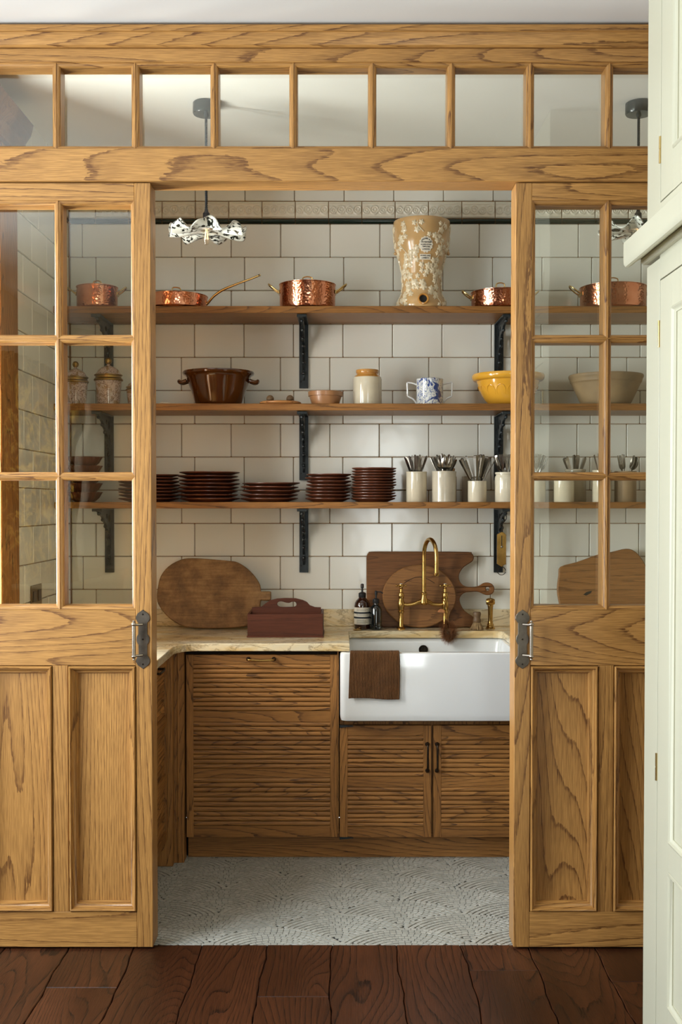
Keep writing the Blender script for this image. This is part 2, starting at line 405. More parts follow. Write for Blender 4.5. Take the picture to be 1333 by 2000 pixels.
def rrect(x0, x1, y0, y1, r, z, n=6):
    out = []
    for cx, cy, a0 in ((x1-r, y0+r, -PI/2), (x1-r, y1-r, 0), (x0+r, y1-r, PI/2), (x0+r, y0+r, PI)):
        for i in range(n+1):
            a = a0+PI/2*i/n; out.append((cx+r*math.cos(a), cy+r*math.sin(a), z))
    return out
def smooth_loop(pts, sub=4):
    n = len(pts); out = []
    for i in range(n):
        p0, p1, p2, p3 = (Vector(pts[(i+k-1) % n]) for k in range(4))
        for j in range(sub):
            t = j/sub; out.append(tuple(.5*((2*p1)+(-p0+p2)*t+(2*p0-5*p1+4*p2-p3)*t*t+(-p0+3*p1-3*p2+p3)*t**3)))
    return out
def smooth_line(pts, sub=6):
    out = []; n = len(pts)
    for i in range(n-1):
        p0 = Vector(pts[max(i-1, 0)]); p1 = Vector(pts[i]); p2 = Vector(pts[i+1]); p3 = Vector(pts[min(i+2, n-1)])
        for j in range(sub):
            t = j/sub; out.append(tuple(.5*((2*p1)+(-p0+p2)*t+(2*p0-5*p1+4*p2-p3)*t*t+(-p0+3*p1-3*p2+p3)*t**3)))
    out.append(tuple(pts[-1])); return out

WL = {}
def mesh(name, mb, m, sm=False):
    me = bpy.data.meshes.new(name); me.from_pydata(mb.v, [], mb.f); me.update()
    bm = bmesh.new(); bm.from_mesh(me); bmesh.ops.recalc_face_normals(bm, faces=bm.faces[:]); bm.to_mesh(me); bm.free()
    me.materials.append(M[m] if isinstance(m, str) else m)
    if sm:
        try: me.shade_auto_smooth
        except AttributeError: pass
        me.polygons.foreach_set('use_smooth', [True]*len(me.polygons))
        # keep creases over 35 degrees sharp
        bm = bmesh.new(); bm.from_mesh(me)
        for e in bm.edges:
            if len(e.link_faces) == 2 and e.calc_face_angle(0) > math.radians(38): e.smooth = False
        bm.to_mesh(me); bm.free()
    return me
def tag(o, label=None, cat=None, group=None, kind=None):
    for k, v in (('label', label), ('category', cat), ('group', group), ('kind', kind)):
        if v: o[k] = v
    return o
def thing(name, label, cat, loc=(0,0,0), rot=(0,0,0), group=None, kind=None):
    o = bpy.data.objects.new(name, None); COL.objects.link(o); o.location = loc; o.rotation_euler = rot
    o.empty_display_size = .02
    WL[o.name] = Vector(loc); return tag(o, label, cat, group, kind)
def part(name, mb, m, parent, sm=False, world=False, label=None, kind=None, m2=None):
    if world:
        d = WL[parent.name]; mb.off((-d.x, -d.y, -d.z))
    me = mesh(name, mb, m, sm)
    if m2:      # rails of a mitred frame carry the grain of the other direction
        me.materials.append(M[m2])
        me.polygons.foreach_set('material_index', [1 if i % 4 in (0, 2) else 0 for i in range(len(me.polygons))])
    o = bpy.data.objects.new(name, me); COL.objects.link(o); o.parent = parent
    WL[o.name] = WL[parent.name].copy()
    return tag(o, label, None, None, kind)
def solo(name, mb, m, label, cat, loc=(0,0,0), rot=(0,0,0), group=None, kind=None, sm=False, world=False):
    if world: mb.off((-loc[0], -loc[1], -loc[2]))
    o = bpy.data.objects.new(name, mesh(name, mb, m, sm)); COL.objects.link(o); o.location = loc; o.rotation_euler = rot
    WL[o.name] = Vector(loc); return tag(o, label, cat, group, kind)
def inst(name, me, parent, loc, rot=(0,0,0), label=None):
    o = bpy.data.objects.new(name, me); COL.objects.link(o); o.parent = parent
    o.location = Vector(loc)-WL[parent.name]; o.rotation_euler = rot
    if label: o['label'] = label
    return o
def copy_tree(o, loc, rot=None, label=None, group=None):
    c = o.copy(); COL.objects.link(c); c.location = loc
    if rot: c.rotation_euler = rot
    if label: c['label'] = label
    if group: c['group'] = group
    WL[c.name] = Vector(loc)
    for ch in list(o.children):
        d = ch.copy(); COL.objects.link(d); d.parent = c
        for g in list(ch.children):
            e = g.copy(); COL.objects.link(e); e.parent = d
    return c
# ================================================================ THE SETTING
DW, DB, DF = 5.04, 4.20, 3.53            # back wall, pendants, door front plane
XL, XR = -1.25, 1.90                     # pantry side walls
CEIL = 2.96
YB = 3.625                               # back of the screen
# --- kitchen floor of wide planks running away from the camera
fl = thing('floor', 'kitchen floor of wide dark brown oak planks in front of the glazed screen', 'floor', (0, 3.55, 0), kind='structure')
part('subfloor', MB().box(-2.5, 1.55, -2.8, 3.57, -.06, -.02), 'gap', fl, world=True)
pw = .2125; x_first = (648-668)/602.0
joints = {-4: 1938, -1: 1956, 2: 1904, 4: 1925}
joints = {-4: 1.44*2150/(1938-985), -1: 1.44*2150/(1956-985), 2: 1.44*2150/(1904-985), 4: 1.44*2150/(1926-985), -5: 2.2, -3: 2.6, -2: 2.35, 0: 2.8, 1: 2.1, 3: 2.5}
def wob(seed, y): return .0035*math.sin(y*9+seed*5)+.0025*math.sin(y*23+seed*2.3)+.0015*math.sin(y*57+seed)
def plank(k, y0, y1):
    xa = x_first+k*pw; n = max(4, int((y1-y0)/.05)); L_, R_ = [], []
    for i in range(n+1):
        y = y0+(y1-y0)*i/n; L_.append((xa+wob(k, y)+.0012, y)); R_.append((xa+pw+wob(k+1, y)-.0012, y))
    mb = MB().prism([L_+R_[::-1]], -.02+random.uniform(0, .0008), random.uniform(.0008, .0016), 'xy', c=.0022)
    part('plank', mb, 'plank', fl, world=True)
for k in range(-8, 7):
    j = joints.get(k, 2.4)
    plank(k, j+.001, 3.566); plank(k, .9+.2*(k % 3), j-.001)
for k in range(-11, 7):
    if k < -8: plank(k, .5, 3.566)
    plank(k, -2.7, (.9+.2*(k % 3)) if k >= -8 else .49)

# --- pantry floor: fan mosaic
pf = thing('floor', 'pantry floor of small grey marble setts laid in overlapping fans', 'floor', (0, 4.1, 0), kind='structure')
part('mortar_bed', MB().box(XL, XR, 3.575, 5.04, -.06, -.003), 'mortar', pf, world=True)
A_, HH = .215, .13; RR = math.hypot(A_, HH); X0, Y0 = -.22, 3.595-3*HH
stones = []; step = .0185; ln = .0205
def owner_ok(x, y, cx, j):
    for jj in (j-1, j-2, j-3):
        cyy = Y0+jj*HH; off = A_ if (jj % 2) else 0
        i0 = round((x-X0-off)/(2*A_))
        if math.hypot(x-(X0+off+i0*2*A_), y-cyy) < RR-.005: return False
    return math.hypot(x-cx, y-(Y0+j*HH)) <= RR
for j in range(0, 14):
    cy = Y0+j*HH; off = A_ if (j % 2) else 0
    for i in range(-3, 4):
        cx = X0+off+i*2*A_
        if cx < -1.1 or cx > 1.25: continue
        nr = int(RR/step)
        for q in range(nr):
            r = RR-(q+.5)*step
            if r < step*.6: continue
            arc = PI*r*1.1; na = max(3, int(arc/ln)); a_off = random.random()
            for t in range(na):
                a = PI/2+(t+a_off-na/2)/na*PI*1.1
                x, y = cx+r*math.cos(a), cy+r*math.sin(a)
                if y < 3.564 or y > 4.50 or x < -.98 or x > 1.12: continue
                if not owner_ok(x, y, cx, j): continue
                hw = (arc/na)*.5-.0008-random.random()*.0005; hr = step*.5-.0018-random.random()*.0004
                stones.append((x, y, a+random.uniform(-.05, .05), hr, hw))
stones.sort(key=lambda s: s[1])
def stone(mb, s, h=None, y0=0.0):
    x, y, a, hr, hw = s; ca, sa = math.cos(a), math.sin(a); z = random.uniform(-.0004, .0004) if h is None else h
    P4 = [(-hr, -hw), (hr, -hw*1.04), (hr, hw*1.04), (-hr, hw)]
    lo = [(x+u*ca-v*sa, max(y+u*sa+v*ca, 3.5685-y0), -.004) for u, v in P4]
    k = .93; hi = [(x+(u*ca-v*sa)*k, max(y+(u*sa+v*ca)*k, 3.569-y0), z) for u, v in P4]
    md = [(p[0], p[1], z-.0006) for p in lo]
    mb.rings([lo, md, hi], cap0=False)
vis = [s for s in stones if -.61 < s[0] < .55]; near = vis[:300]; nset = set(id(s) for s in near)
for s in near:
    mb = MB(); stone(mb, (0, 0, s[2], s[3], s[4]), y0=s[1])
    me = mesh('mosaic_stone', mb, 'mosaic'); inst('mosaic_stone', me, pf, (s[0], s[1], 0))
mb = MB()
for s in stones:
    if id(s) not in nset: stone(mb, s)
part('mosaic_stones', mb, 'mosaic', pf, world=True, kind='stuff', label='small marble setts laid in fans further back')

# --- walls and ceilings
def slab(name, b, m, label, cat='wall', holes=None):
    x0, x1, y0, y1, z0, z1 = b; loc = ((x0+x1)/2, (y0+y1)/2, z0)
    return solo(name, MB().box(*b), m, label, cat, loc, kind='structure', world=True)
slab('ceiling', (-2.5, 1.55, -2.8, 3.50, CEIL, CEIL+.08), 'ceiling', 'pale painted kitchen ceiling above the oak cornice', 'ceiling')
slab('ceiling', (-2.5, 2.0, 3.50, 5.14, CEIL, CEIL+.08), 'ceiling', 'pantry ceiling seen through the transom panes with two pendant roses', 'ceiling')
slab('wall_right', (XR, XR+.1, 3.625, 5.14, 0, CEIL), 'wallpaint', 'pantry right wall beyond the cream cupboard', 'wall')
slab('wall_right', (1.45, 1.55, -2.8, 3.53, 0, CEIL), 'wallpaint', 'kitchen right wall behind the cream cabinet', 'wall')
slab('wall_front', (-2.5, -1.25, 3.53, 3.63, 0, CEIL), 'wallpaint', 'kitchen wall left of the oak screen', 'wall')
slab('wall_front', (1.20, 2.0, 3.535, 3.63, 0, CEIL), 'wallpaint', 'kitchen wall right of the oak screen', 'wall')
slab('wall_left', (-2.5, -2.4, -.58, 1.0, 0, CEIL), 'wallpaint', 'kitchen left wall between its two windows', 'wall')
slab('wall_left', (-2.5, -2.4, -2.8, -2.32, 0, CEIL), 'wallpaint', 'kitchen left wall by the rear corner', 'wall')
slab('wall_left', (-2.5, -2.4, -2.32, -.58, 0, .9), 'wallpaint', 'kitchen left wall under the curtained window', 'wall')
slab('wall_left', (-2.5, -2.4, -2.32, -.58, 2.4, CEIL), 'wallpaint', 'kitchen left wall over the curtained window', 'wall')
slab('wall_left', (-2.5, -2.4, 2.90, 3.53, 0, CEIL), 'wallpaint', 'kitchen left wall between window and screen', 'wall')
slab('wall_left', (-2.5, -2.4, 1.0, 2.90, 0, .85), 'wallpaint', 'kitchen left wall under the window', 'wall')
slab('wall_left', (-2.5, -2.4, 1.0, 2.90, 2.4, CEIL), 'wallpaint', 'kitchen left wall over the window', 'wall')
slab('wall_rear', (-2.5, .2, -2.7, -2.6, 0, CEIL), 'wallpaint', 'kitchen rear wall left of the garden window', 'wall')
slab('wall_rear', (.8, 1.55, -2.7, -2.6, 0, CEIL), 'wallpaint', 'kitchen rear wall right of the garden window', 'wall')
slab('wall_rear', (.2, .8, -2.7, -2.6, 0, .45), 'wallpaint', 'kitchen rear wall under the garden window', 'wall')
slab('wall_rear', (.2, .8, -2.7, -2.6, 2.4, CEIL), 'wallpaint', 'kitchen rear wall over the garden window', 'wall')
# kitchen windows (behind the camera; they light the room and show in reflections)
wn = thing('window_1', 'white sash window in the kitchen left wall', 'window', (-2.45, 1.95, .85), kind='structure')
part('window_frame', MB().box(-2.47,-2.42,1.0,1.06,.85,2.4).box(-2.47,-2.42,2.84,2.90,.85,2.4).box(-2.47,-2.42,1.06,2.84,.85,.91).box(-2.47,-2.42,1.06,2.84,2.34,2.4), 'cream', wn, world=True)
for y in (1.62, 2.24): part('glazing_bar', MB().box(-2.465,-2.435,y,y+.035,.91,2.34), 'cream', wn, world=True)
wn = thing('window_2', 'white garden window in the kitchen rear wall', 'window', (.5, -2.65, .45), kind='structure')
part('window_frame', MB().box(.2,.24,-2.67,-2.62,.45,2.4).box(.76,.8,-2.67,-2.62,.45,2.4).box(.24,.76,-2.67,-2.62,.45,.51).box(.24,.76,-2.67,-2.62,2.34,2.4), 'cream', wn, world=True)
part('glazing_bar', MB().box(.49,.51,-2.665,-2.635,.51,2.34), 'cream', wn, world=True)

cu = MB(); cn = 150
rowz = [.75, 1.4, 2.0, 2.5]
for z_ in rowz:
    for i in range(cn+1):
        u = i/cn; cu.v.append((-2.33+.035*math.sin(u*2*PI*13)+.01*math.sin(u*50), -2.45+2.0*u, z_))
for j in range(len(rowz)-1):
    for i in range(cn): cu.f.append((j*(cn+1)+i, j*(cn+1)+i+1, (j+1)*(cn+1)+i+1, (j+1)*(cn+1)+i))
cu = solo('curtain', cu, 'curtain', 'brown and ochre patterned curtain across the kitchen side window, reflected in the left door', 'curtain', (-2.33, -1.45, .75), sm=True, world=True)
md = cu.modifiers.new('thickness', 'SOLIDIFY'); md.thickness = .002
sbd = thing('sideboard', 'oak sideboard under the curtained window, reflected in the left door', 'sideboard', (-2.1, -1.4, 0))
part('top', MB().box(-2.26, -1.85, -2.4, -.3, .86, .90, .003), 'marble', sbd, world=True)
part('body', MB().box(-2.25, -1.88, -2.38, -.32, 0, .86, .003), 'brown_y', sbd, world=True)
for y_ in (-1.9, -1.3, -.7): part('handle', MB().tube([(-1.88, y_-.05, .75), (-1.86, y_-.04, .75), (-1.86, y_+.04, .75), (-1.88, y_+.05, .75)], .005, 8), 'bronze', sbd, True, world=True)
# --- tiled back wall
wb = thing('wall_back', 'back wall of white glazed tiles with an embossed frieze and a green band', 'wall', (.3, DW, 0), kind='structure')
part('grout_bed', MB().box(XL-.1, XR+.1, DW, DW+.1, 0, CEIL), 'grout', wb, world=True)
TW = 96.35*DW/F; g = .0015
def tile_mesh(w_, h_, m, bulge=.0):
    return mesh('tile', MB().box(-w_/2, w_/2, -.009, .004, -h_/2, h_/2, .003), m)
cache = {}
def put_tile(parent, xa, xb, za, zb, m, wall='back', name='tile'):
    w_, h_ = xb-xa-2*g, zb-za-2*g
    if w_ < .008 or h_ < .005: return
    key = (round(w_, 4), round(h_, 4), m)
    if key not in cache: cache[key] = tile_mesh(w_, h_, m)
    rx, ry = random.uniform(-.004, .004), random.uniform(-.004, .004)
    if wall == 'back': inst(name, cache[key], parent, ((xa+xb)/2, DW, (za+zb)/2), (rx, 0, ry))
    else: inst(name, cache[key], parent, (XL, (xa+xb)/2, (za+zb)/2), (0, ry, PI/2+ry))
ys = [438, 503, 569, 633.5, 698, 763, 828, 892, 957, 1021, 1086, 1151]
rows = [PZ(y, DW) for y in ys]; ph = (rows[0]-rows[-1])/11
rows = [rows[0]-ph*i for i in range(14)]
phase = 'BABABABBABABAB'
XA, XBp = PX(381.5, DW, 530), PX(355, DW, 470)
phase = ['B', 'A', 'B', 'A', 'B', 'A', 'B', 'A', 'B', 'A', 'B', 'A', 'B']
def row_of_tiles(za, zb, x0, m='tile', pitch=TW):
    k = math.floor((XL-x0)/pitch)
    while x0+k*pitch < XR:
        a = max(XL+.012, x0+k*pitch); b = min(XR, x0+(k+1)*pitch); put_tile(wb, a, b, za, zb, m); k += 1
obs = {438: 355, 503: 381.5, 569: 355.5, 633: 380.5, 698: 355, 763: 381, 828: 355.5, 892: 381, 957: 355.5, 1021: 381, 1086: 355.5, 1151: 381}
for i, y in enumerate(sorted(obs)):
    row_of_tiles(rows[i+1], rows[i], PX(obs[y], DW, y+30))
z_pen0, z_pen1 = rows[0], PZ(427, DW)
z_emb = PZ(393.5, DW)
EP = 64.7*DW/F; xe = PX(382, DW, 410)
row_of_tiles(z_emb, z_emb+ph, PX(382, DW, 385))
row_of_tiles(z_emb+ph, z_emb+2*ph, PX(355, DW, 330))
row_of_tiles(z_emb+2*ph, CEIL, PX(382, DW, 330))
# green pencil tiles: half-round strips; embossed frieze tiles with real relief
def strip_mesh(w_, h_, d, m, name):
    pr = [(math.sin(PI*i/8)*d, -h_/2+h_*(1-math.cos(PI*i/8))/2) for i in range(9)]
    mb = MB().rings([[(x, -p[0], p[1]) for p in pr]+[(x, .004, h_/2), (x, .004, -h_/2)] for x in (-w_/2, w_/2)])
    return mesh(name, mb, m, True)
def emboss_mesh(w_, h_):
    nx, nz = 48, 26; v, f = [], []
    for j in range(nz+1):
        for i in range(nx+1):
            u, q = i/nx, j/nz; x = (u-.5)*w_; z = (q-.5)*h_
            e = min(u, 1-u)*w_; e2 = min(q, 1-q)*h_; d = .006 if min(e, e2) > .002 else .0025
            # fixed scrolling ornament: leaf bulbs on a scroll inside a plain border
            X, Z = u*4*PI, (q-.42)*2
            if .14 < q < .8 and min(e, e2) > .003:
                rel = 0
                for cx, cz, R in ((.12, .45, .20), (.37, .5, .24), (.62, .45, .20), (.87, .5, .24)):
                    dx = (u-cx)*w_/h_; dz = (q-cz); rr = math.hypot(dx, dz)
                    rel = max(rel, math.exp(-((rr-R)/.035)**2), math.exp(-((rr-R*.45)/.03)**2)*.9)
                rel = max(rel, math.exp(-((q-.45-.22*math.sin(X))/.05)**2))
                d += .0048*rel
            if .845 < q < .875 or .07 < q < .1: d += .0022
            v.append((x, -d, z))
    for j in range(nz):
        for i in range(nx):
            a = j*(nx+1)+i; f.append((a, a+1, a+nx+2, a+nx+1))
    n0 = len(v); rim = [i for i in range(nx+1)]+[(j+1)*(nx+1)-1 for j in range(1, nz+1)]+[nz*(nx+1)+i for i in range(nx-1, -1, -1)]+[j*(nx+1) for j in range(nz-1, 0, -1)]
    for i in rim: v.append((v[i][0], .004, v[i][2]))
    n = len(rim)
    for i in range(n): f.append((rim[i], rim[(i+1) % n], n0+(i+1) % n, n0+i))
    return mesh('embossed_tile', MB().add(v, f), 'cream_tile', True)
eh = z_emb-z_pen1
em = emboss_mesh(EP-2*g, eh-2*g); pm = strip_mesh(EP-2*g, z_pen1-z_pen0-2*g, .014, 'green_tile', 'green_tile')
k = math.floor((XL-xe)/EP)+1
put_tile(wb, XL+.012, xe+k*EP, z_pen1, z_emb, 'cream_tile'); put_tile(wb, XL+.012, xe+k*EP, z_pen0, z_pen1, 'green_tile')
while xe+(k+1)*EP < XR:
    inst('embossed_tile', em, wb, (xe+(k+.5)*EP, DW, (z_pen1+z_emb)/2)); inst('green_tile', pm, wb, (xe+(k+.5)*EP, DW, (z_pen0+z_pen1)/2)); k += 1
# --- tiled left wall of the pantry with its oak doorway
ww = thing('wall_left', 'pantry left wall of white tiles seen through the left sliding door', 'wall', (XL, 4.6, 0), kind='structure')
part('grout_bed', MB().box(XL-.1, XL, 3.95, DW, 0, CEIL).box(XL-.1, XL, 3.63, 3.68, 0, CEIL).box(XL-.1, XL, 3.68, 3.95, 0, .95).box(XL-.1, XL, 3.68, 3.95, 2.62, CEIL), 'grout', ww, world=True)
LY = 4.17; TWL = .2255
def lrow(za, zb, off_, m='tile', pitch=TWL):
    k = 0; y1 = DW-.012
    while y1 > LY:
        y0 = DW-.012-off_-k*pitch if off_ > 0 or k > 0 else y1-pitch
        y0 = max(LY, y0); put_tile(ww, y0, y1, za, zb, m, 'left'); y1 = y0; k += 1
for i, y in enumerate(sorted(obs)):
    lrow(rows[i+1], rows[i], .15 if i % 2 else .05)
lrow(z_emb, z_emb+ph, .15); lrow(z_emb+ph, z_emb+2*ph, .05); lrow(z_emb+2*ph, CEIL, .15)
lrow(z_pen1, z_emb, .09, 'cream_tile', EP)
pl = strip_mesh(EP-2*g, z_pen1-z_pen0-2*g, .014, 'green_tile', 'green_tile')
for k in range(5):
    inst('green_tile', pl, ww, (XL, DW-.02-EP*(k+.5), (z_pen0+z_pen1)/2), (0, 0, PI/2))
# oak casing on the left wall, in front of the tiles
dc = thing('window_4', 'tall oak-cased window with a moulded head on the pantry left wall', 'window', (XL, 3.95, .9), kind='structure')
part('casing', MB().box(XL, XL+.03, 3.95, 4.163, .95, 2.80, .004), 'brown_z', dc, world=True)
part('casing', MB().box(XL, XL+.03, 3.64, 3.68, .95, 2.80, .004), 'brown_z', dc, world=True)
part('head_casing', MB().box(XL, XL+.029, 3.68, 3.95, 2.62, 2.80, .004), 'brown_y', dc, world=True)
part('head_moulding', MB().prism([[(XL, 2.74), (XL+.05, 2.74), (XL+.055, 2.80), (XL+.075, 2.83), (XL+.085, 2.87), (XL, 2.87)]], 3.64, 4.19, 'xz'), 'walnut', dc, world=True)
part('sill', MB().box(XL-.1, XL+.045, 3.66, 4.16, .92, .95, .003), 'brown_y', dc, world=True)
part('glazing_bar', MB().box(XL-.08, XL-.05, 3.80, 3.82, .95, 2.62), 'brown_z', dc, world=True)
# wall socket
so = thing('wall_socket', 'square brass double socket plate on the white tiled left wall', 'socket', (XL+.009, 4.45, 1.07))
part('plate', MB().box(0, .006, -.075, .075, -.045, .045, .002), 'socket', so)
for y in (-.035, .035): part('outlet', MB().box(.006, .009, y-.02, y+.02, -.022, .022, .001), 'black', so)

# ================================================================ THE OAK SCREEN
sx0, sx1 = -1.25, 1.20
scn = thing('window_3', 'long oak transom of square glass panes above the sliding doors', 'window', (0, DF, 2.4), kind='structure')
Z = lambda y: PZ(y, DF)
def xprism(prof, x0, x1): return MB().prism([prof], x0, x1, 'yz')
zt = CEIL
part('cornice', xprism([(3.495, Z(57)), (3.495, Z(69)), (3.502, Z(70)), (3.506, Z(82)), (3.512, Z(92)), (3.519, Z(95)), (3.60, Z(95)), (3.60, Z(57)+.0)], sx0, sx1), 'oak_x', scn, world=True)
part('head_rail', MB().box(sx0, sx1, 3.525, YB, Z(122), Z(95.5), .0015), 'oak_x', scn, world=True)
part('transom_beam', MB().box(sx0, sx1, 3.522, YB+.002, Z(355.5), Z(291), .002), 'oak_x', scn, world=True)
BEAD = [(0, 0), (.0012, 0), (.0022, .003), (.0055, .0035), (.0095, .006), (.0125, .0105), (.0132, .014), (.0132, .052)]
def beads(parent, xa, xb, za, zb, yf, axis_m='oak_z', glass=True, ybk=YB):
    # a glazed opening: front bead ring, glass, rear bead ring
    part('glazing_bead', MB().frame(xa, xb, za, zb, [(d, yf+y) for d, y in BEAD]+[(.0132, ybk-.03)]), axis_m, parent, world=True, m2='oak_x')
    if glass: part('glass_pane', MB().box(xa+.004, xb-.004, yf+.052, yf+.056, za+.004, zb-.004), 'glass', parent, world=True)
mc = [109+154.7*k for k in range(-1, 9)]
xm = [PX(p, DF, 210) for p in mc]
za, zb = Z(291), Z(122)
edges = [sx0+.02]+xm+[sx1-.02]
part('muntin', MB().box(sx0, sx0+.02, 3.53, YB-.005, za, zb), 'oak_z', scn, world=True)
for x in xm: part('muntin', MB().box(x-.0125, x+.0125, 3.545, YB-.03, za, zb), 'oak_z', scn, world=True)
part('muntin', MB().box(sx1-.02, sx1, 3.53, YB-.005, za, zb), 'oak_z', scn, world=True)
for a, b in zip(edges, edges[1:]): beads(scn, a, b, za, zb, 3.53)

def sliding_door(name, label, xa, xb, hx, hlabel, mirror):
    d = thing(name, label, 'door', ((xa+xb)/2, DF, .01), kind='structure')
    zt_, zb_ = Z(357), .008
    sw = .0515; xc = (xa+xb)/2
    z_g1, z_g0 = Z(391), Z(1191); z_l0 = Z(1300); z_p0 = Z(1781)
    C = .0015
    for x0, x1 in ((xa, xa+sw), (xb-sw, xb)): part('stile', MB().box(x0, x1, DF, YB, zb_, zt_, C), 'oak_z', d, world=True)
    part('top_rail', MB().box(xa+sw, xb-sw, DF+.0006, YB, z_g1, zt_, C), 'oak_x', d, world=True)
    part('lock_rail', MB().box(xa+sw, xb-sw, DF+.0006, YB, z_l0, z_g0, C), 'oak_x', d, world=True)
    part('bottom_rail', MB().box(xa+sw, xb-sw, DF+.0006, YB, zb_, z_p0, C), 'oak_x', d, world=True)
    mw = .0245
    part('mullion', MB().box(xc-mw, xc+mw, DF+.0006, YB, z_p0, z_l0, C), 'oak_z', d, world=True)
    gx0, gx1 = xa+sw, xb-sw; zc = [z_g1, Z(661), Z(930), z_g0]
    part('muntin', MB().box(xc-.0125, xc+.0125, DF+.015, YB-.03, z_g0, z_g1), 'oak_z', d, world=True)
    for z in zc[1:3]:
        part('muntin', MB().box(gx0, gx1, DF+.016, YB-.032, z-.0125, z+.0125), 'oak_x', d, world=True)
    for x0, x1 in ((gx0, xc), (xc, gx1)):
        for z1, z0 in zip(zc, zc[1:]): beads(d, x0, x1, z0, z1, DF)
    # fielded panels below, each in a bolection moulding
    for x0, x1 in ((gx0, xc-mw), (xc+mw, gx1)):
        part('panel', MB().box(x0+.01, x1-.01, DF+.030, YB-.02, z_p0+.01, z_l0-.01), 'oak_z', d, world=True)
        pr = [(0, DF+.02), (0, DF+.001), (.001, DF-.004), (.0035, DF-.0068), (.0065, DF-.0055), (.0082, DF-.001), (.0088, DF+.003), (.0105, DF+.003), (.0125, DF+.0075), (.0165, DF+.0125), (.0195, DF+.0135), (.0198, DF+.018), (.0225, DF+.018), (.0255, DF+.024), (.0255, DF+.034)]
        part('panel_moulding', MB().frame(x0+.0022, x1-.0022, z_p0+.0022, z_l0-.0022, pr), 'oak_z', d, True, world=True, m2='oak_x')
    # pull handle on a shaped back plate
    h = part('handle', MB(), 'pewter', d, label=hlabel) if False else None
    s_ = DF/F
    zc0 = Z(1248.5); hw = 9.0*s_
    half = [(0, 58), (5, 54.5), (10, 51), (13.5, 45), (13.8, 40), (11, 34.5), (8.7, 32), (8.7, 10), (10.5, 8), (12.3, 4), (12.6, 0)]
    half = [(x*s_, z*s_) for x, z in half]
    right = half+[(x, -z) for x, z in half[-2::-1]]
    out = right+[(-x, z) for x, z in right[-2:0:-1]]
    hd = part('handle', MB().prism([[(hx+x, zc0+z) for x, z in out]], DF-.0035, DF, 'xz', c=.0008), 'pewter', d, world=True, label=hlabel)
    gx = hx+mirror*14.5*s_
    bar = [(0, 39), (1.8, 38.5), (2.4, 37), (1.8, 35.5), (3.0, 34), (4.0, 33), (4.4, 31), (3.8, 29), (3.2, 28.5), (3.3, -28.5), (3.8, -29), (4.4, -31), (4.0, -33), (3.0, -34), (1.8, -35.5), (2.4, -37), (1.8, -38.5), (0, -39)]
    part('grip', MB().lathe([(r*s_*1.15, z*s_) for r, z in bar[::-1]], 18, gx, DF-.032, zc0), 'nickel', hd, True, world=True)
    for sgn in (1, -1):
        part('arm', MB().tube([(hx, DF-.002, zc0+sgn*30*s_), (hx, DF-.018, zc0+sgn*30*s_), ((hx*.4+gx*.6), DF-.028, zc0+sgn*30*s_), (gx, DF-.032, zc0+sgn*30*s_)], .0038, 8), 'nickel', hd, True, world=True)
    for z in (49, 0, -49):
        part('screw', MB().lathe([(0, -.0015), (.0022, -.0012), (.003, 0)], 10, hx, DF-.0037, zc0+z*s_, 'y'), 'bronze', hd, True, world=True)
    return d
lx1 = PX(296, DF); lx0 = lx1-.592
rx0 = PX(1006.2, DF); rx1 = rx0+.592
sliding_door('door_1', 'left glazed oak sliding door with six panes and two lower panels', lx0, lx1, PX(279.5, DF, 1240), 'aged metal pull on a shaped back plate', -1)
sliding_door('door_2', 'right glazed oak sliding door partly hidden by the cream cabinet', rx0, rx1, PX(1021, DF, 1240), 'aged metal pull on a shaped back plate', 1)
# side posts closing the screen
for a, b, s_ in ((sx0, lx0-.003, 'left'), (rx1+.003, sx1, 'right')):
    if b-a > .01: solo('trim_'+('2' if s_ == 'left' else '3'), MB().box(a, b, DF, YB, 0, Z(356), .002), 'oak_z', 'oak post at the %s end of the glazed screen' % s_, 'post', ((a+b)/2, DF, 0), kind='structure', world=True)

# ================================================================ CREAM CABINET, RIGHT FOREGROUND
cf = .801; y0c, y1c = 1.75, 2.90
cc = thing('painted_cupboard', 'tall cream painted cupboard standing at the right edge of the picture', 'cupboard', (1.1, 2.3, 0))
def ybox(x0, x1, y0, y1, z0, z1, c=.0015): return MB().box(x0, x1, y0, y1, z0, z1, c)
part('carcass', ybox(cf+.022, 1.44, y0c, y1c-.004, 0, 2.955), 'cream', cc, world=True)
ys_ = 2.782                                   # where the door starts
for z0, z1 in ((0, 2.06), (2.10, 2.955)): part('face_stile', ybox(cf, cf+.022, ys_+.0015, y1c, z0, z1, .001), 'cream', cc, world=True)
part('face_rail', ybox(cf, cf+.022, y0c, ys_+.0015, 0, .09, .001), 'cream', cc, world=True)
part('face_rail', ybox(cf, cf+.022, y0c, ys_+.0015, 2.004+.0015, 2.1, .001), 'cream', cc, world=True)
part('face_rail', ybox(cf, cf+.022, y0c, ys_+.0015, 2.1, 2.199-.0015, .001), 'cream', cc, world=True)
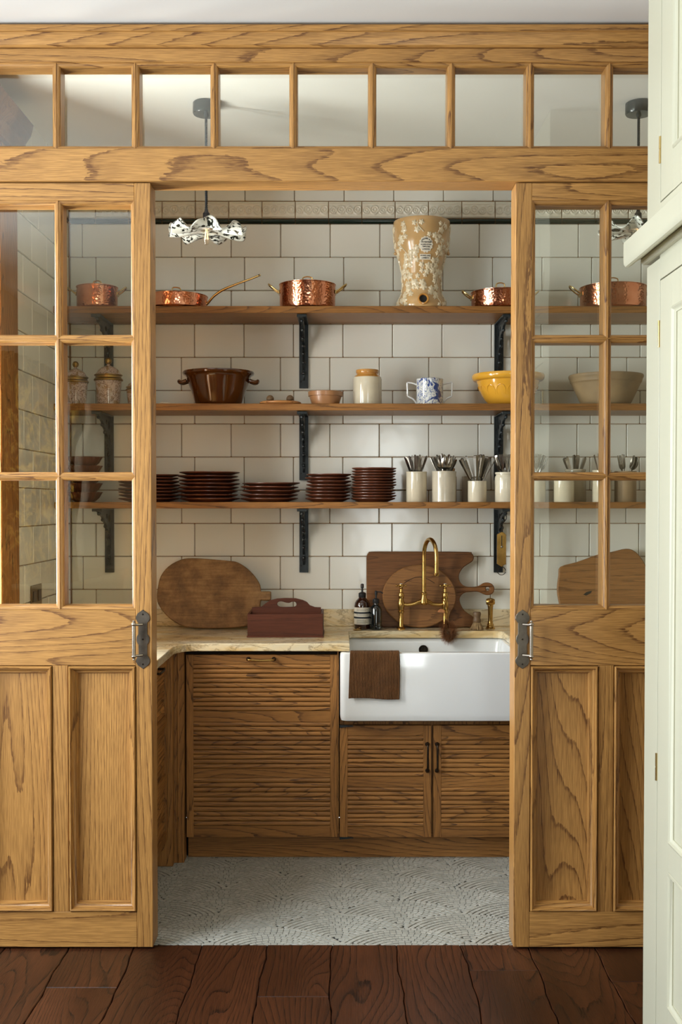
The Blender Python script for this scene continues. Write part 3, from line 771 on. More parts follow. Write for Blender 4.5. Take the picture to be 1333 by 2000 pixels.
def cab_door(z0, z1, rails, y_a, y_b, lab):
    d = part('door', ybox(cf+.009, cf+.020, y_a, y_b, z0+.002, z1-.002, .0005), 'cream', cc, world=True, label=lab)
    st = .102
    fr = MB().box(cf+.0005, cf+.0095, y_b-st, y_b-.0018, z0+.002, z1-.002, .0006).box(cf+.0005, cf+.0095, y_a, y_a+st, z0+.002, z1-.002, .0006)
    for a, b in rails: fr.box(cf+.0005, cf+.0095, y_a+st, y_b-st, a, b, .0006)
    part('door_frame', fr, 'cream', d, world=True)
    for (a0, b0), (a1, b1) in zip(rails, rails[1:]):
        mb = MB(); prf = [(0, .0005), (.002, -.002), (.006, -.0035), (.009, -.001), (.012, .004), (.016, .006), (.016, .010)]
        mb.frame(y_a+st, y_b-st, b0, a1, prf)
        mb.v = [(cf+p[1], p[0], p[2]) for p in mb.v]
        part('panel_moulding', mb, 'cream', d, True, world=True)
cab_door(.09, 2.004, [(.092, .20), (.538, .607), (1.921, 2.002)], 2.22, ys_, 'tall lower door with two recessed panels')
cab_door(2.199, 2.955, [(2.20, 2.30), (2.90, 2.953)], 2.22, ys_, 'upper door above the cornice')
for zc_, L_ in ((PZ(652, 2.78), 52), (PZ(1498, 2.78), 54), (PZ(292, 2.78), 52)):
    hh = L_*2.78/F/2
    part('hinge', MB().lathe([(0, -hh), (.0035, -hh), (.0035, -.002), (.0028, -.0015), (.0028, .0015), (.0035, .002), (.0035, hh), (0, hh)], 12, cf-.001, ys_+.0005, zc_), 'brass_pale', cc, True, world=True, label='small brass butt hinge')
lx = .739
prof = [(cf+.02, 2.128), (lx+.004, 2.128), (lx, 2.124), (lx, 2.078), (lx+.001, 2.068), (lx+.005, 2.062), (lx+.011, 2.0605), (lx+.022, 2.066), (lx+.034, 2.076), (lx+.046, 2.083), (cf+.02, 2.085)]
part('cornice_shelf', MB().prism([prof], y0c, y1c, 'xz'), 'cream', cc, True, world=True)
part('cornice_bead', MB().prism([[(cf+.02, 2.086), (.787, 2.086), (.784, 2.081), (.784, 2.073), (.789, 2.067), (cf+.02, 2.066)]], y0c, y1c-.002, 'xz'), 'cream', cc, True, world=True)

# ================================================================ PANTRY JOINERY
YC = 4.42; YCTR = 4.385; ZC = .884; ZCB = .853
# worktop
pts = [(XL, DW), (XL, 3.70), (-.657, 3.70), (-.657, 4.27)]
pts += [(-.657+.075*(1-math.cos(a)), 4.27+.115*math.sin(a)) for a in (PI/12, PI/6, PI/4, PI/3, PI*5/12)]
pts += [(-.575, YCTR), (.031, YCTR), (.031, 4.80)]
pts += [(.04+.02, 4.82)]
pts = pts[:-1]+[(.031+.02*(1-math.cos(a)), 4.80+.02*math.sin(a)) for a in (PI/6, PI/3, PI/2)]
pts += [(.665, 4.82)]+[(.665+.04*math.sin(a), 4.78+.04*math.cos(a)) for a in (PI/6, PI/3, PI/2)]
pts += [(.705, YCTR), (XR, YCTR), (XR, DW)]
wt = thing('worktop', 'golden veined marble worktop running round the sink and into the left corner', 'worktop', (0, 4.7, ZCB))
part('slab', MB().prism([pts[::-1]], ZCB, ZC, 'xy', c=.0025), 'marble', wt, world=True)
us = thing('trim_1', 'low marble upstand along the foot of the tiles', 'upstand', (0, DW, ZC), kind='structure')
part('upstand', MB().box(XL+.02, XR, DW-.030, DW-.0095, ZC+.0003, PZ(1190, DW-.03), .002), 'marble', us, world=True)
part('upstand', MB().box(XL+.0095, XL+.03, 3.70, DW-.031, ZC+.0003, PZ(1190, DW-.03), .002), 'marble', us, world=True)

def reed(h_):
    return [(0, 0), (-.0030, .0004), (-.0052, .0016), (-.0066, h_*.22), (-.0070, h_*.42), (-.0064, h_*.64), (-.0050, h_*.82), (-.0030, h_-.0010), (0, h_-.0003)]
def slat_mesh(w_, h_):
    # reeded slat: eased face leaning out towards its bottom edge
    pr = reed(h_)
    mb = MB().rings([[(x, p[0], p[1]) for p in pr]+[(x, .008, h_), (x, .008, 0)] for x in (0, w_)])
    return mesh('slat', mb, 'brown_x')
def slatted_door(parent, x0, x1, z0, z1, sl, sr, bands, groups, y=YC, label=None):
    """frame: stiles sl, sr wide; bands = flat rails (z0, z1); groups = number of slats between successive rails"""
    d = part('door', MB().box(x0+sl-.004, x1-sr+.004, y+.012, y+.024, z0, z1), 'brown_x', parent, world=True, label=label)
    part('stile', MB().box(x0, x0+sl, y-.002, y+.022, z0, z1, .001), 'brown_z', d, world=True)
    part('stile', MB().box(x1-sr, x1, y-.002, y+.022, z0, z1, .001), 'brown_z', d, world=True)
    for a, b in bands: part('rail', MB().box(x0+sl, x1-sr, y-.001, y+.02, a, b, .0008), 'brown_x', d, world=True)
    for (a, b), (a2, b2), n in zip(bands, bands[1:], groups):
        hs = (a-b2)/n; me = slat_mesh(x1-x0-sl-sr, hs-.0006)
        for i in range(n): inst('slat', me, d, (x0+sl, y+.004, b2+i*hs+.0003))
    return d
def bar_handle(parent, c, length, vertical, m='bronze', lab=None):
    x, y, z = c; h = length/2
    if vertical: pp = [(x, y-.002, z+h), (x, y-.02, z+h), (x, y-.026, z+h-.012), (x, y-.027, z), (x, y-.026, z-h+.012), (x, y-.02, z-h), (x, y-.002, z-h)]
    else: pp = [(x-h, y-.002, z), (x-h, y-.018, z), (x-h+.010, y-.025, z-.001), (x, y-.026, z-.003), (x+h-.010, y-.025, z-.001), (x+h, y-.018, z), (x+h, y-.002, z)]
    hd = part('handle', MB().tube(smooth_line(pp, 4), .0042, 10), m, parent, True, world=True, label=lab)
    for q in (pp[0], pp[-1]):
        part('boss', MB().lathe([(0, -.009), (.006, -.008), (.0085, -.004), (.009, 0)], 14, q[0], y-.001, q[2], 'y'), 'bronze', parent, True, world=True)
Zc = lambda y: PZ(y, YC)
# dishwasher-width cupboard
c1 = thing('base_cupboard', 'brown oak base cupboard with one wide reeded front under the marble', 'cupboard', (-.31, YC, 0))
x0, x1 = PX(363, YC), PX(659, YC)
d1 = slatted_door(c1, x0, x1, Zc(1635), Zc(1279), 14*YC/F, 14*YC/F,
    [(Zc(1297), Zc(1279)), (Zc(1410), Zc(1389)), (Zc(1519), Zc(1501)), (Zc(1635), Zc(1613))], [10, 10, 10], label='reeded front with a slim brass handle')
bar_handle(c1, (PX(510, YC), YC-.002, Zc(1287)), 50*YC/F, False, 'brass', 'slim brass bar handle')
part('carcass', MB().box(x0+.004, x1, YC+.026, DW-.012, .11, ZCB-.001), 'brown_z', c1, world=True)
part('gable', MB().box(x1+.001, x1+.006, YC-.001, DW-.012, .11, ZCB-.001), 'brown_z', c1, world=True)
part('shadow_gap', MB().box(x0, x1, YC+.01, YC+.025, Zc(1278), ZCB-.001), 'gap', c1, world=True)
# sink cupboard
c2 = thing('sink_cupboard', 'brown oak cupboard with two reeded doors under the white sink', 'cupboard', (.365, YC, 0))
xs0, xs1, xs2, xs3 = PX(664, YC), PX(843.5, YC), PX(848, YC), PX(1028, YC)
zt2 = Zc(1417)
for (a, b, l) in ((xs0, xs1, 'left reeded door'), (xs2, xs3, 'right reeded door')):
    slatted_door(c2, a, b, Zc(1635), zt2, 15.5*YC/F, 15.5*YC/F,
        [(Zc(1437), zt2), (Zc(1537), Zc(1517)), (Zc(1635), Zc(1615))], [9, 9], label=l)
part('carcass', MB().box(xs0, xs3, YC+.026, DW-.012, .11, PZ(1411, 4.36)-.001), 'brown_z', c2, world=True)
for x in (836, 855):
    bar_handle(c2, (PX(x, YC), YC-.002, (Zc(1453)+Zc(1505))/2), 52*YC/F, True, 'bronze', 'dark bronze pull handle')
for z in (1419, 1637):
    part('corner_bracket', MB().prism([[(xs0-.001, Zc(z)-.004), (xs0+.055, Zc(z)+.001), (xs0+.055, Zc(z)+.004), (xs0-.001, Zc(z)+.006)]], YC-.006, YC+.01, 'xz'), 'iron', c2, world=True)
c3 = thing('base_cupboard', 'brown oak base cupboard right of the sink, behind the right door', 'cupboard', (1.3, YC, 0))
slatted_door(c3, xs3+.006, xs3+.58, Zc(1635), Zc(1279), .03, .03, [(Zc(1297), Zc(1279)), (Zc(1410), Zc(1389)), (Zc(1519), Zc(1501)), (Zc(1635), Zc(1613))], [10, 10, 10])
part('carcass', MB().box(xs3+.006, XR-.012, YC+.026, DW-.012, .11, ZCB-.001), 'brown_z', c3, world=True)
# plinth
solo('baseboard_back', MB().box(PX(366, 4.466), XR-.01, 4.466, 4.49, .0, .108, .001), 'brown_x', 'brown oak plinth along the floor under the reeded cupboards', 'plinth', (.3, 4.466, 0), kind='structure', world=True)
# corner post and left run
cp = thing('corner_post', 'reeded vertical brown oak corner post between the two runs of cupboards', 'post', (-.66, 4.40, 0))
part('pilaster', MB().box(-.705, PX(358.5, 4.40), 4.392, 4.46, 0, ZCB-.001, .002), 'brown_z', cp, world=True)
for k in range(3): part('reed', MB().lathe([(0, 0), (.0045, 0), (.0045, ZCB-.003), (0, ZCB-.003)], 8, -.696+.017*k+.006, 4.393, .001), 'brown_z', cp, True, world=True)
part('foot', MB().box(-.748, PX(336, 4.35), 4.345, 4.39, 0, ZCB-.001, .003), 'brown_z', cp, world=True)
c4 = thing('base_cupboard', 'brown oak reeded cupboard on the left wall, seen edge-on beside the left door', 'cupboard', (-.95, 4.0, 0))
part('carcass', MB().box(XL+.012, -.716, 3.70, 4.34, .11, ZCB-.001), 'brown_z', c4, world=True)
dd = slatted_door(c4, 0, .60, .112, .838, .03, .03, [(.80, .838), (.61, .57), (.37, .33), (.15, .112)], [10, 10, 10], y=0, label='reeded door facing the pantry aisle') if False else None
d4 = part('door', MB().box(-.716, -.704, 3.73, 4.34, .112, .84), 'brown_y', c4, world=True, label='reeded door facing the pantry aisle')
for a, b in ((3.73, 3.76), (4.31, 4.34)): part('stile', MB().box(-.706, -.690, a, b, .112, .84, .001), 'brown_z', d4, world=True)
bands = [(.805, .84), (.57, .61), (.34, .38), (.112, .15)]
for a, b in bands: part('rail', MB().box(-.706, -.691, 3.76, 4.31, a, b, .001), 'brown_y', d4, world=True)
pr = lambda h_: [(-p, q) for p, q in reed(h_)]
for (a, b), (a2, b2) in zip(bands, bands[1:]):
    n = 10; hs = (a-b2)/n; q = pr(hs-.0006)
    me = mesh('slat', MB().rings([[(p[0], y, p[1]) for p in q]+[(-.004, y, hs), (-.004, y, 0)] for y in (0, .55)]), 'brown_y')
    for i in range(n): inst('slat', me, d4, (-.704, 3.76, b2+i*hs))
part('handle', MB().tube([(-.69, 4.00, .822), (-.668, 4.00, .822), (-.664, 4.01, .82), (-.664, 4.11, .82), (-.668, 4.12, .822), (-.69, 4.12, .822)], .0045, 10), 'bronze', c4, True, world=True, label='dark bar handle')
part('plinth', MB().box(-.78, -.765, 3.70, 4.34, 0, .108), 'brown_y', c4, world=True)
# sink
sk = thing('butler_sink', 'white fireclay farmhouse sink with a deep plain front', 'sink', (.3675, 4.6, .578))
sxa, sxb = PX(664.5, 4.36), PX(664.5, 4.36)+.738
z0, z1 = PZ(1410.5, 4.36), PZ(1275, 4.36)
def ring(i, z, r): return rrect(sxa+i, sxb-i, 4.36+i, 4.868-i, max(.002, r), z)
body = MB().rings([ring(.014, z0, .02), ring(.004, z0+.005, .022), ring(.001, z0+.016, .024), ring(0, z0+.03, .024), ring(0, z1-.016, .024), ring(.0015, z1-.005, .024), ring(.006, z1-.001, .022), ring(.011, z1, .02), ring(.026, z1, .02), ring(.031, z1-.004, .022), ring(.034, z1-.02, .03), ring(.04, z0+.06, .04), ring(.06, z0+.035, .05)])
part('basin', body, 'enamel', sk, True, world=True)
ovx, ovz = PX(828, 4.83), PZ(1268, 4.83)-.002
part('overflow', MB().lathe([(0, -.004), (.006, -.004), (.007, -.001), (.014, -.001), (.0165, -.004), (.0195, -.004), (.0205, 0)], 24, ovx, 4.832, ovz, 'y'), 'bronze', sk, True, world=True, label='dark round overflow fitting')
for k in range(6): part('overflow_hole', MB().lathe([(0, 0), (.0028, 0), (.0028, .001)], 8, ovx+.0105*math.cos(k*PI/3), 4.8290, ovz+.0105*math.sin(k*PI/3), 'y'), 'dark_hole', sk, world=True)
# shelves
SD = .295; YS = DW-SD
ztops = []
for y, lab, nm in ((597.5, 'top oak shelf holding the copper pans', 'top'), (788, 'middle oak shelf holding bowls and jars', 'mid'), (980.5, 'lowest oak shelf holding brown plates and cutlery pots', 'low')):
    zt_ = PZ(y, YS); ztops.append(zt_); th = (13.5 if nm != 'low' else 12.5)*YS/F
    mb = MB().box(XL+.01, XR-.01, YS, DW-.010, zt_-th, zt_, .0015)
    solo('shelf', mb, 'shelf_x', lab, 'shelf', (.3, DW-.15, zt_-th), world=True, group='long oak wall shelves')
ZS1, ZS2, ZS3 = ztops
# cast-iron brackets
def bracket_meshes():
    H_ = .292
    plate = MB().box(-.0205, .0205, -.008, 0, -H_, 0, .001).box(-.0205, -.0165, -.011, -.007, -H_+.004, -.02).box(.0165, .0205, -.011, -.007, -H_+.004, -.02).box(-.0205, .0205, -.0115, -.007, -H_, -H_+.006)
    arm = MB().box(-.021, .021, -.262, -.004, -.0055, 0, .001).box(-.021, .021, -.268, -.26, -.012, 0, .001)
    lower = [(-.008, -H_+.03)]
    curve = [(-.014, -.245), (-.017, -.225), (-.013, -.21), (-.02, -.195), (-.026, -.178), (-.022, -.165), (-.030, -.152), (-.038, -.14), (-.034, -.128), (-.046, -.118), (-.06, -.108), (-.058, -.098), (-.075, -.088), (-.095, -.08), (-.1, -.068), (-.125, -.06), (-.15, -.05), (-.16, -.038), (-.19, -.03), (-.225, -.022), (-.25, -.014)]
    out = [(-.006, -.004), (-.006, -H_+.03)]+curve+[(-.255, -.004)]
    hole1 = [(-.04+.016*math.cos(a), -.045+.018*math.sin(a)) for a in [2*PI*i/12 for i in range(12)]]
    hole2 = [(-.088+.016*math.cos(a), -.034+.012*math.sin(a)) for a in [2*PI*i/12 for i in range(12)]]
    hole3 = [(-.024+.008*math.cos(a), -.098+.014*math.sin(a)) for a in [2*PI*i/12 for i in range(12)]]
    web = MB().prism([out, hole1, hole2, hole3], -.0055, .0055, 'yz', c=.001)
    for k, (y, z) in enumerate(curve[1::3]): web.sphere((0, y, z), .0085, 8)
    bolts = MB()
    return plate, arm, web
pl_, ar_, wb_ = bracket_meshes()
b0 = None; names = {209: 'far left', 594: 'centre', 972: 'right'}
whichs = ['under the top shelf', 'under the middle shelf', 'under the lowest shelf']
for si, zt_ in enumerate(ztops):
    zz = zt_-(.031 if si < 2 else .0285)
    for px_ in (214, 594, 974):
        who = {214: 'seen through the left door', 594: 'in the centre of the wall', 974: 'beside the right sliding door'}[px_]
        loc = (PX(px_, DW, 700), DW-.0095, zz-.0005); lab = 'dark cast-iron shelf bracket %s, %s' % (whichs[si], who)
        if b0 is None:
            b0 = thing('shelf_bracket', lab, 'bracket', loc, group='cast-iron shelf brackets')
            part('back_plate', pl_, 'iron', b0); part('arm', ar_, 'iron', b0); part('scroll_web', wb_, 'iron', b0, True)
            for z in (-.06, -.262): part('screw', MB().lathe([(0, -.011), (.003, -.0105), (.0035, -.007)], 8, -.0125, 0, z, 'y'), 'dark_hole', b0)
        else: copy_tree(b0, loc, label=lab, group='cast-iron shelf brackets')
# ================================================================ THINGS ON THE SHELVES
DS = 4.86
def sc(d): return d/F
def arcpts(c, r, a0, a1, n, plane='xz'):
    out = []
    for i in range(n+1):
        a = a0+(a1-a0)*i/n; u, v = r*math.cos(a), r*math.sin(a)
        out.append((c[0]+u, c[1], c[2]+v) if plane == 'xz' else (c[0], c[1]+u, c[2]+v))
    return out

def copper_pan(label, cx, z, rpx, yrim, ytop, d=DS, handles=(True, True), hs=1.0, long=None, lid=True):
    r = rpx*d/F; h = PZ(yrim, d-r)-z-.003; lh = PZ(ytop, d)-z
    t = thing('copper_pan', label, 'pan', (PX(cx, d, 575), d, z), group='copper pans on the top shelf')
    k = .0016
    part('body', MB().lathe([(0, .0012), (r-.012, .0005), (r-.004, .004), (r, .013), (r+.0008, h-.003), (r+.003, h), (r+.001, h+.0008), (r-k, h-.002), (r-k*1.5, .013), (r-.012, .004), (0, .003)], 72), 'copper', t, True)
    if lid:
        part('lid', MB().lathe([(r+.003, h+.001), (r+.0035, h+.003), (r*.92, h+.0065), (r*.5, h+.010), (0, h+.0115), ], 64), 'copper_smooth', t, True)
        w_ = .021*hs; zt_ = lh-.0225
        pp = smooth_line([(-w_*1.15, 0, h+.007), (-w_*1.05, 0, zt_+.008), (-w_*.8, 0, zt_+.016), (0, 0, zt_+.0195), (w_*.8, 0, zt_+.016), (w_*1.05, 0, zt_+.008), (w_*1.15, 0, h+.007)], 4)
        part('lid_handle', MB().tube(pp, .0028, 8), 'brass_pale', t, True)
    for s_, on in ((-1, handles[0]), (1, handles[1])):
        if not on: continue
        yy = .021*hs; zz = h*.72
        pp = [(s_*(r+.001), -yy, zz), (s_*(r+.016*hs), -yy*1.0, zz+.010*hs), (s_*(r+.034*hs), -yy*.95, zz+.024*hs), (s_*(r+.046*hs), -yy*.6, zz+.034*hs), (s_*(r+.049*hs), 0, zz+.037*hs),
              (s_*(r+.046*hs), yy*.6, zz+.034*hs), (s_*(r+.034*hs), yy*.95, zz+.024*hs), (s_*(r+.016*hs), yy, zz+.010*hs), (s_*(r+.001), yy, zz)]
        hd = part('handle', MB().tube(smooth_line(pp, 3), .0036, 8), 'brass_pale', t, True)
        part('mount', MB().prism([[(s_*(r-.0005), zz-.009), (s_*(r+.004), zz-.007), (s_*(r+.006), zz+.006), (s_*(r-.0005), zz+.008)]], -yy*1.25, yy*1.25, 'xz', c=.001), 'brass_pale', hd)
    if long:
        part('long_handle', MB().tube(smooth_line(long, 5), [.0052+.0012*math.sin(i/3.0) if i > 6 else .0075 for i in range((len(long)-1)*5+1)], 10), 'brass_pale', t, True, label='long curved brass handle')
    return t
s4 = DS/F
h1 = PZ(556, DS)-ZS1
copper_pan('small lidded copper pan with two brass loops, seen through the left door', 190, ZS1, 39, 553.5, 547, hs=.8)
lp = [(54*s4, -.004, .020), (62*s4, -.01, .032), (74*s4, -.02, .060), (92*s4, -.035, .084), (120*s4, -.055, .106), (150*s4, -.075, .126), (166*s4, -.085, .139)]
t = thing('copper_pan', 'shallow lidded copper saute pan with a long curved brass handle', 'pan', (PX(345, DS, 590), DS, ZS1), group='copper pans on the top shelf')
r = 60*s4; h = PZ(568.5, DS-r)-ZS1-.002
part('body', MB().lathe([(0, .001), (r-.016, 0), (r-.004, .006), (r-.001, .02), (r+.001, h), (r-.001, h+.001), (r-.003, .02), (r-.014, .004), (0, .003)], 72), 'copper', t, True)
part('lid', MB().lathe([(r+.002, h), (r+.003, h+.003), (r*.9, h+.007), (r*.4, h+.012), (0, h+.013)], 64), 'copper_smooth', t, True)
part('lid_handle', MB().tube(smooth_line([(-.020, 0, h+.011), (-.019, 0, h+.034), (-.013, 0, h+.044), (.008, 0, h+.043), (.018, 0, h+.036), (.019, 0, h+.010)], 4), .0027, 8), 'brass_pale', t, True)
lh = part('long_handle', MB().tube(smooth_line(lp, 5), [.0080, .0078, .0074, .0068, .0062, .0058]+[.0052+.0006*math.sin(i/4.0) for i in range(25)], 10), 'brass_pale', t, True, label='long curved brass handle')
part('hanging_eye', MB().lathe([(0, -.002), (.0025, -.0015), (.0025, .002)], 10, lp[-1][0]-.006, lp[-1][1]-.005, lp[-1][2]-.002, 'y'), 'dark_hole', lh)
copper_pan('deep lidded copper pan with brass loops in the middle of the top shelf', 601, ZS1, 54, 546, 539)
copper_pan('low lidded copper pan between the tall stoneware filter and the right door', 978, ZS1, 56, 561, 551, hs=.85)
copper_pan('largest lidded copper pan, seen through the right door', 1198, ZS1, 63, 549.5, 541)

# --- stoneware water filter (urn)
du = 4.85; su = du/F
ur = thing('stoneware_filter', 'tall waisted tan stoneware water filter covered in cream vine reliefs', 'urn', (PX(824, du, 500), du, ZS1))
prof = [(0, .0), (.106, .0), (.109, .006), (.108, .018), (.107, .032), (.101, .046), (.091, .060), (.0870, .075), (.0852, .095), (.0850, .125), (.0875, .160), (.0925, .190), (.1000, .220), (.1072, .245), (.1160, .275), (.1205, .305), (.1225, .335), (.1235, .350), (.1245, .372), (.1245, .384), (.1225, .3885), (.1195, .389), (.117, .386), (.115, .36), (.10, .25), (.08, .1), (0, .09)]
prof = [(r_, z_*.985) for r_, z_ in prof]
part('body', MB().lathe(prof, 72), 'urn', ur, True)
def urn_r(z):
    for (r0, z0_), (r1, z1_) in zip(prof[1:20], prof[2:21]):
        if z0_ <= z <= z1_ and z1_ > z0_: return r0+(r1-r0)*(z-z0_)/(z1_-z0_)
    return .12
def onurn(x, z, off=0.0, th0=0.0):
    r_ = urn_r(z); a = th0+x/r_
    return ((r_+off)*math.sin(a), -(r_+off)*math.cos(a), z)
rel = MB(); rnd = random.Random(11)
def leaf(x0, z0_, size, rot):
    pts_ = []
    n = 10
    for i in range(n*2):
        a = 2*PI*i/(n*2); lobes = .62+.38*abs(math.cos(2.5*a)); rr = size*lobes
        pts_.append((rr*math.cos(a+rot), rr*math.sin(a+rot)))
    k = len(rel.v); rel.v.append(onurn(x0, z0_, .0048))
    for f_, o_ in ((.55, .0042), (1.0, .0006)):
        for p in pts_: rel.v.append(onurn(x0+p[0]*f_, z0_+p[1]*f_, o_))
    m_ = len(pts_)
    for i in range(m_):
        j = (i+1) % m_; rel.f.append((k, k+1+i, k+1+j)); rel.f.append((k+1+i, k+1+m_+i, k+1+m_+j, k+1+j))
placed = []
def okp(x, z):
    if abs(x-.011) < .036 and .222 < z < .302: return False
    if abs(x) < .030 and z < .058: return False
    return True
for th in [i*PI/4.2-PI*.97 for i in range(9)]:        # climbing vines with leaves either side
    path = []
    for i in range(30):
        z = .012+.350*i/29; a = th+.16*math.sin(i*.62+th*3); path.append((a, z))
    pp = []
    for a, z in path:
        x = a*urn_r(z)
        pp.append(onurn(x, z, .001))
        if (i := path.index((a, z))) % 2 == 0:
            for s_ in (-1, 1):
                lx_ = x+s_*rnd.uniform(.010, .018); lz = z+rnd.uniform(-.006, .006)
                if okp(lx_, lz) and rnd.random() < .9 and .01 < lz < .366: leaf(lx_, lz, rnd.uniform(.011, .018), rnd.uniform(0, 6.3))
    seg = [p for p in pp]
    cut = [i for i, (a, z) in enumerate(path) if not okp(a*urn_r(z), z)]
    if cut:
        if cut[0] > 2: rel.tube(seg[:cut[0]], .0022, 6)
        if cut[-1] < 26: rel.tube(seg[cut[-1]+1:], .0022, 6)
    else: rel.tube(seg, .0022, 6)
part('vine_relief', rel, 'relief', ur, True, label='cream moulded vine leaves in relief')
def disc_on_urn(loop, cx_, cz_, off):
    mb = MB(); n = len(loop); mb.v.append(onurn(cx_, cz_, off))
    for f_, o_ in ((.5, off), (.93, off), (1.0, 0)):
        for p in loop: mb.v.append(onurn(cx_+p[0]*f_, cz_+p[1]*f_, o_))
    for i in range(n):
        j = (i+1) % n; mb.f.append((0, 1+i, 1+j))
        for q in (0, 1): mb.f.append((1+q*n+i, 1+(q+1)*n+i, 1+(q+1)*n+j, 1+q*n+j))
    return mb
oval = [((.030+.0018*math.cos(a*14))*math.cos(a), (.033+.0018*math.cos(a*14))*math.sin(a)) for a in [2*PI*i/84 for i in range(84)]]
pq = part('plaque', disc_on_urn(oval, .011, .262, .004), 'label', ur, True, label='cream oval plaque with black lettering')
rc = [(.024, -.0115), (.024, .0115), (0, .0115), (-.024, .0115), (-.024, -.0115), (0, -.0115)]
pq2 = part('plaque', disc_on_urn(rc, .009, .2115, .003), 'label', ur, False, label='small cream plaque with two lines of lettering')
def text_mesh(txt, size):
    cu = bpy.data.curves.new('t', 'FONT'); cu.body = txt; cu.size = size; cu.align_x = 'CENTER'; cu.align_y = 'CENTER'; cu.resolution_u = 2; cu.offset = size*.035
    o = bpy.data.objects.new('t', cu); me = bpy.data.meshes.new_from_object(o)
    v = [tuple(q.co) for q in me.vertices]; f = [tuple(p.vertices) for p in me.polygons]
    bpy.data.objects.remove(o); bpy.data.curves.remove(cu); bpy.data.meshes.remove(me)
    return v, f
def lettering(parent, lines, cx_, cz_, off):
    mb = MB()
    for txt, size, dz, arc, sx in lines:
        if arc:
            n = len(txt)
            for i, ch in enumerate(txt):
                if ch == ' ': continue
                a = (.5-(i+.5)/n)*arc; v, f = text_mesh(ch, size)
                w_ = []
                for p in v:
                    px_, pz_ = p[0], p[1]+dz; w_.append((px_*math.cos(a)-pz_*math.sin(a), px_*math.sin(a)+pz_*math.cos(a)))
                mb.add([onurn(cx_+q[0], cz_+q[1], off) for q in w_], f)
        else:
            v, f = text_mesh(txt, size); mb.add([onurn(cx_+p[0]*sx, cz_+p[1]+dz, off) for p in v], f)
    return part('lettering', mb, 'ink', parent)
lettering(pq, [('LIPSCOMBE & CO', .0085, .0225, 2.5, 1), ('PATENTEES', .0078, .0075, 0, .95), ('44 QUEEN VICTORIA', .0068, -.002, 0, .70), ('TEMPLE BAR', .0075, -.0105, 0, .8), ('LONDON', .0080, -.0205, 0, .85)], .011, .262, .0043)
lettering(pq2, [('WORKS AND', .0075, .0042, 0, .95), ('LAMBETH', .0075, -.005, 0, .95)], .009, .2115, .0033)
for s_ in (-1, 1):
    part('lug', MB().lathe([(0, -.006), (.006, -.005), (.010, 0), (.0095, .006), (.006, .0105), (0, .012)], 12, s_*(urn_r(.25)-.001), -.01, .25, 'x' ).sphere((s_*(urn_r(.25)+.006), -.012, .244), .0075, 10).sphere((s_*(urn_r(.25)+.004), -.012, .2585), .006, 10), 'urn', ur, True)
part('spout_socket', MB().lathe([(.0245, .03), (.0245, -.004), (.0225, -.0085), (.0195, -.009), (.0165, -.006), (.0155, .0), (.0155, .03)], 28, 0, -.112, .030, 'y'), 'ochre', ur, True, label='round tap hole with a brown rim')
part('spout_hole', MB().lathe([(0, 0), (.0156, 0)], 20, 0, -.110, .030, 'y'), 'dark_hole', ur)

# --- middle shelf
def vessel(name, label, cat, cx, z, prof_px, m, d=DS, group=None, n=56, wall=.004, py=760, ref=1.0):
    """prof_px: (radius px, height px) outer profile, bottom to top; hollow"""
    s_ = d/F*ref; o = [(r_*s_, h_*s_) for r_, h_ in prof_px]
    inner = [(max(r_-wall, .001), max(h_, wall)) for r_, h_ in o[::-1] if r_ > wall]
    inner[0] = (o[-1][0]-wall, o[-1][1]-.0005)
    t = thing(name, label, cat, (PX(cx, d, py), d, z), group=group)
    part('body', MB().lathe([(0, 0)]+o+inner+[(0, wall)], n), m, t, True)
    return t
def ginger_jar(cx, wpx, hpx, lab, d=4.84):
    s_ = d/F; t = thing('lidded_jar', lab, 'jar', (PX(cx, d, 760), d, ZS2), group='pink and gilt lidded jars')
    k = wpx/27.0*s_; hh = hpx*s_
    part('body', MB().lathe([(0, 0), (21*k, 0), (21.5*k, .002), (21.5*k, .006), (23*k, hh*.25), (25*k, hh*.5), (26*k, hh*.52), (24*k, hh*.53), (20*k, hh*.53), (0, hh*.5)], 40), 'pinkjar', t, True)
    part('gilt_band', MB().lathe([(26*k, hh*.505), (27.3*k, hh*.515), (27.6*k, hh*.535), (26*k, hh*.56), (24.5*k, hh*.57), (24.5*k, hh*.61), (26.5*k, hh*.62), (26.8*k, hh*.635), (24*k, hh*.65), (24*k, hh*.51)], 40), 'gilt', t, True, label='gilt shoulder bands')
    ld = part('lid', MB().lathe([(27*k, hh*.632), (25.5*k, hh*.645), (22*k, hh*.68), (19*k, hh*.74), (13*k, hh*.79), (6*k, hh*.82), (3*k, hh*.84), (3*k, hh*.86), (0, hh*.86)], 40), 'pinkjar', t, True)
    part('knob', MB().sphere((0, 0, hh*.925), hh*.073, 16), 'gilt', ld, True)
    return t
ginger_jar(148, 25, 86, 'pink and gilt lidded jar, the left one behind the left door')
ginger_jar(212, 27.5, 93, 'tallest pink and gilt lidded jar, in the middle behind the left door')
ginger_jar(266, 20, 56, 'smallest lidded jar, half hidden by the left door stile')
# white ceramic scrap
def lump(name, lab, cat, cx, d, z, r, sq, m, seed):
    mb = MB().sphere((0, 0, 0), 1, 18); out = []
    for p in mb.v:
        q = Vector(p); k = 1+.25*noise.noise(q*1.7+Vector((seed, 0, 0))); out.append((q.x*r*k, q.y*r*.7*k, max(0, (q.z*.5+.5)*sq*k)))
    mb.v = out; return solo(name, mb, m, lab, cat, (PX(cx, d, 785), d, z), sm=True)
lump('oyster_shell', 'small chalky white shell lying at the left end of the middle shelf', 'shell', 323, 4.80, ZS2, .030, .011, 'white_shell', 3)
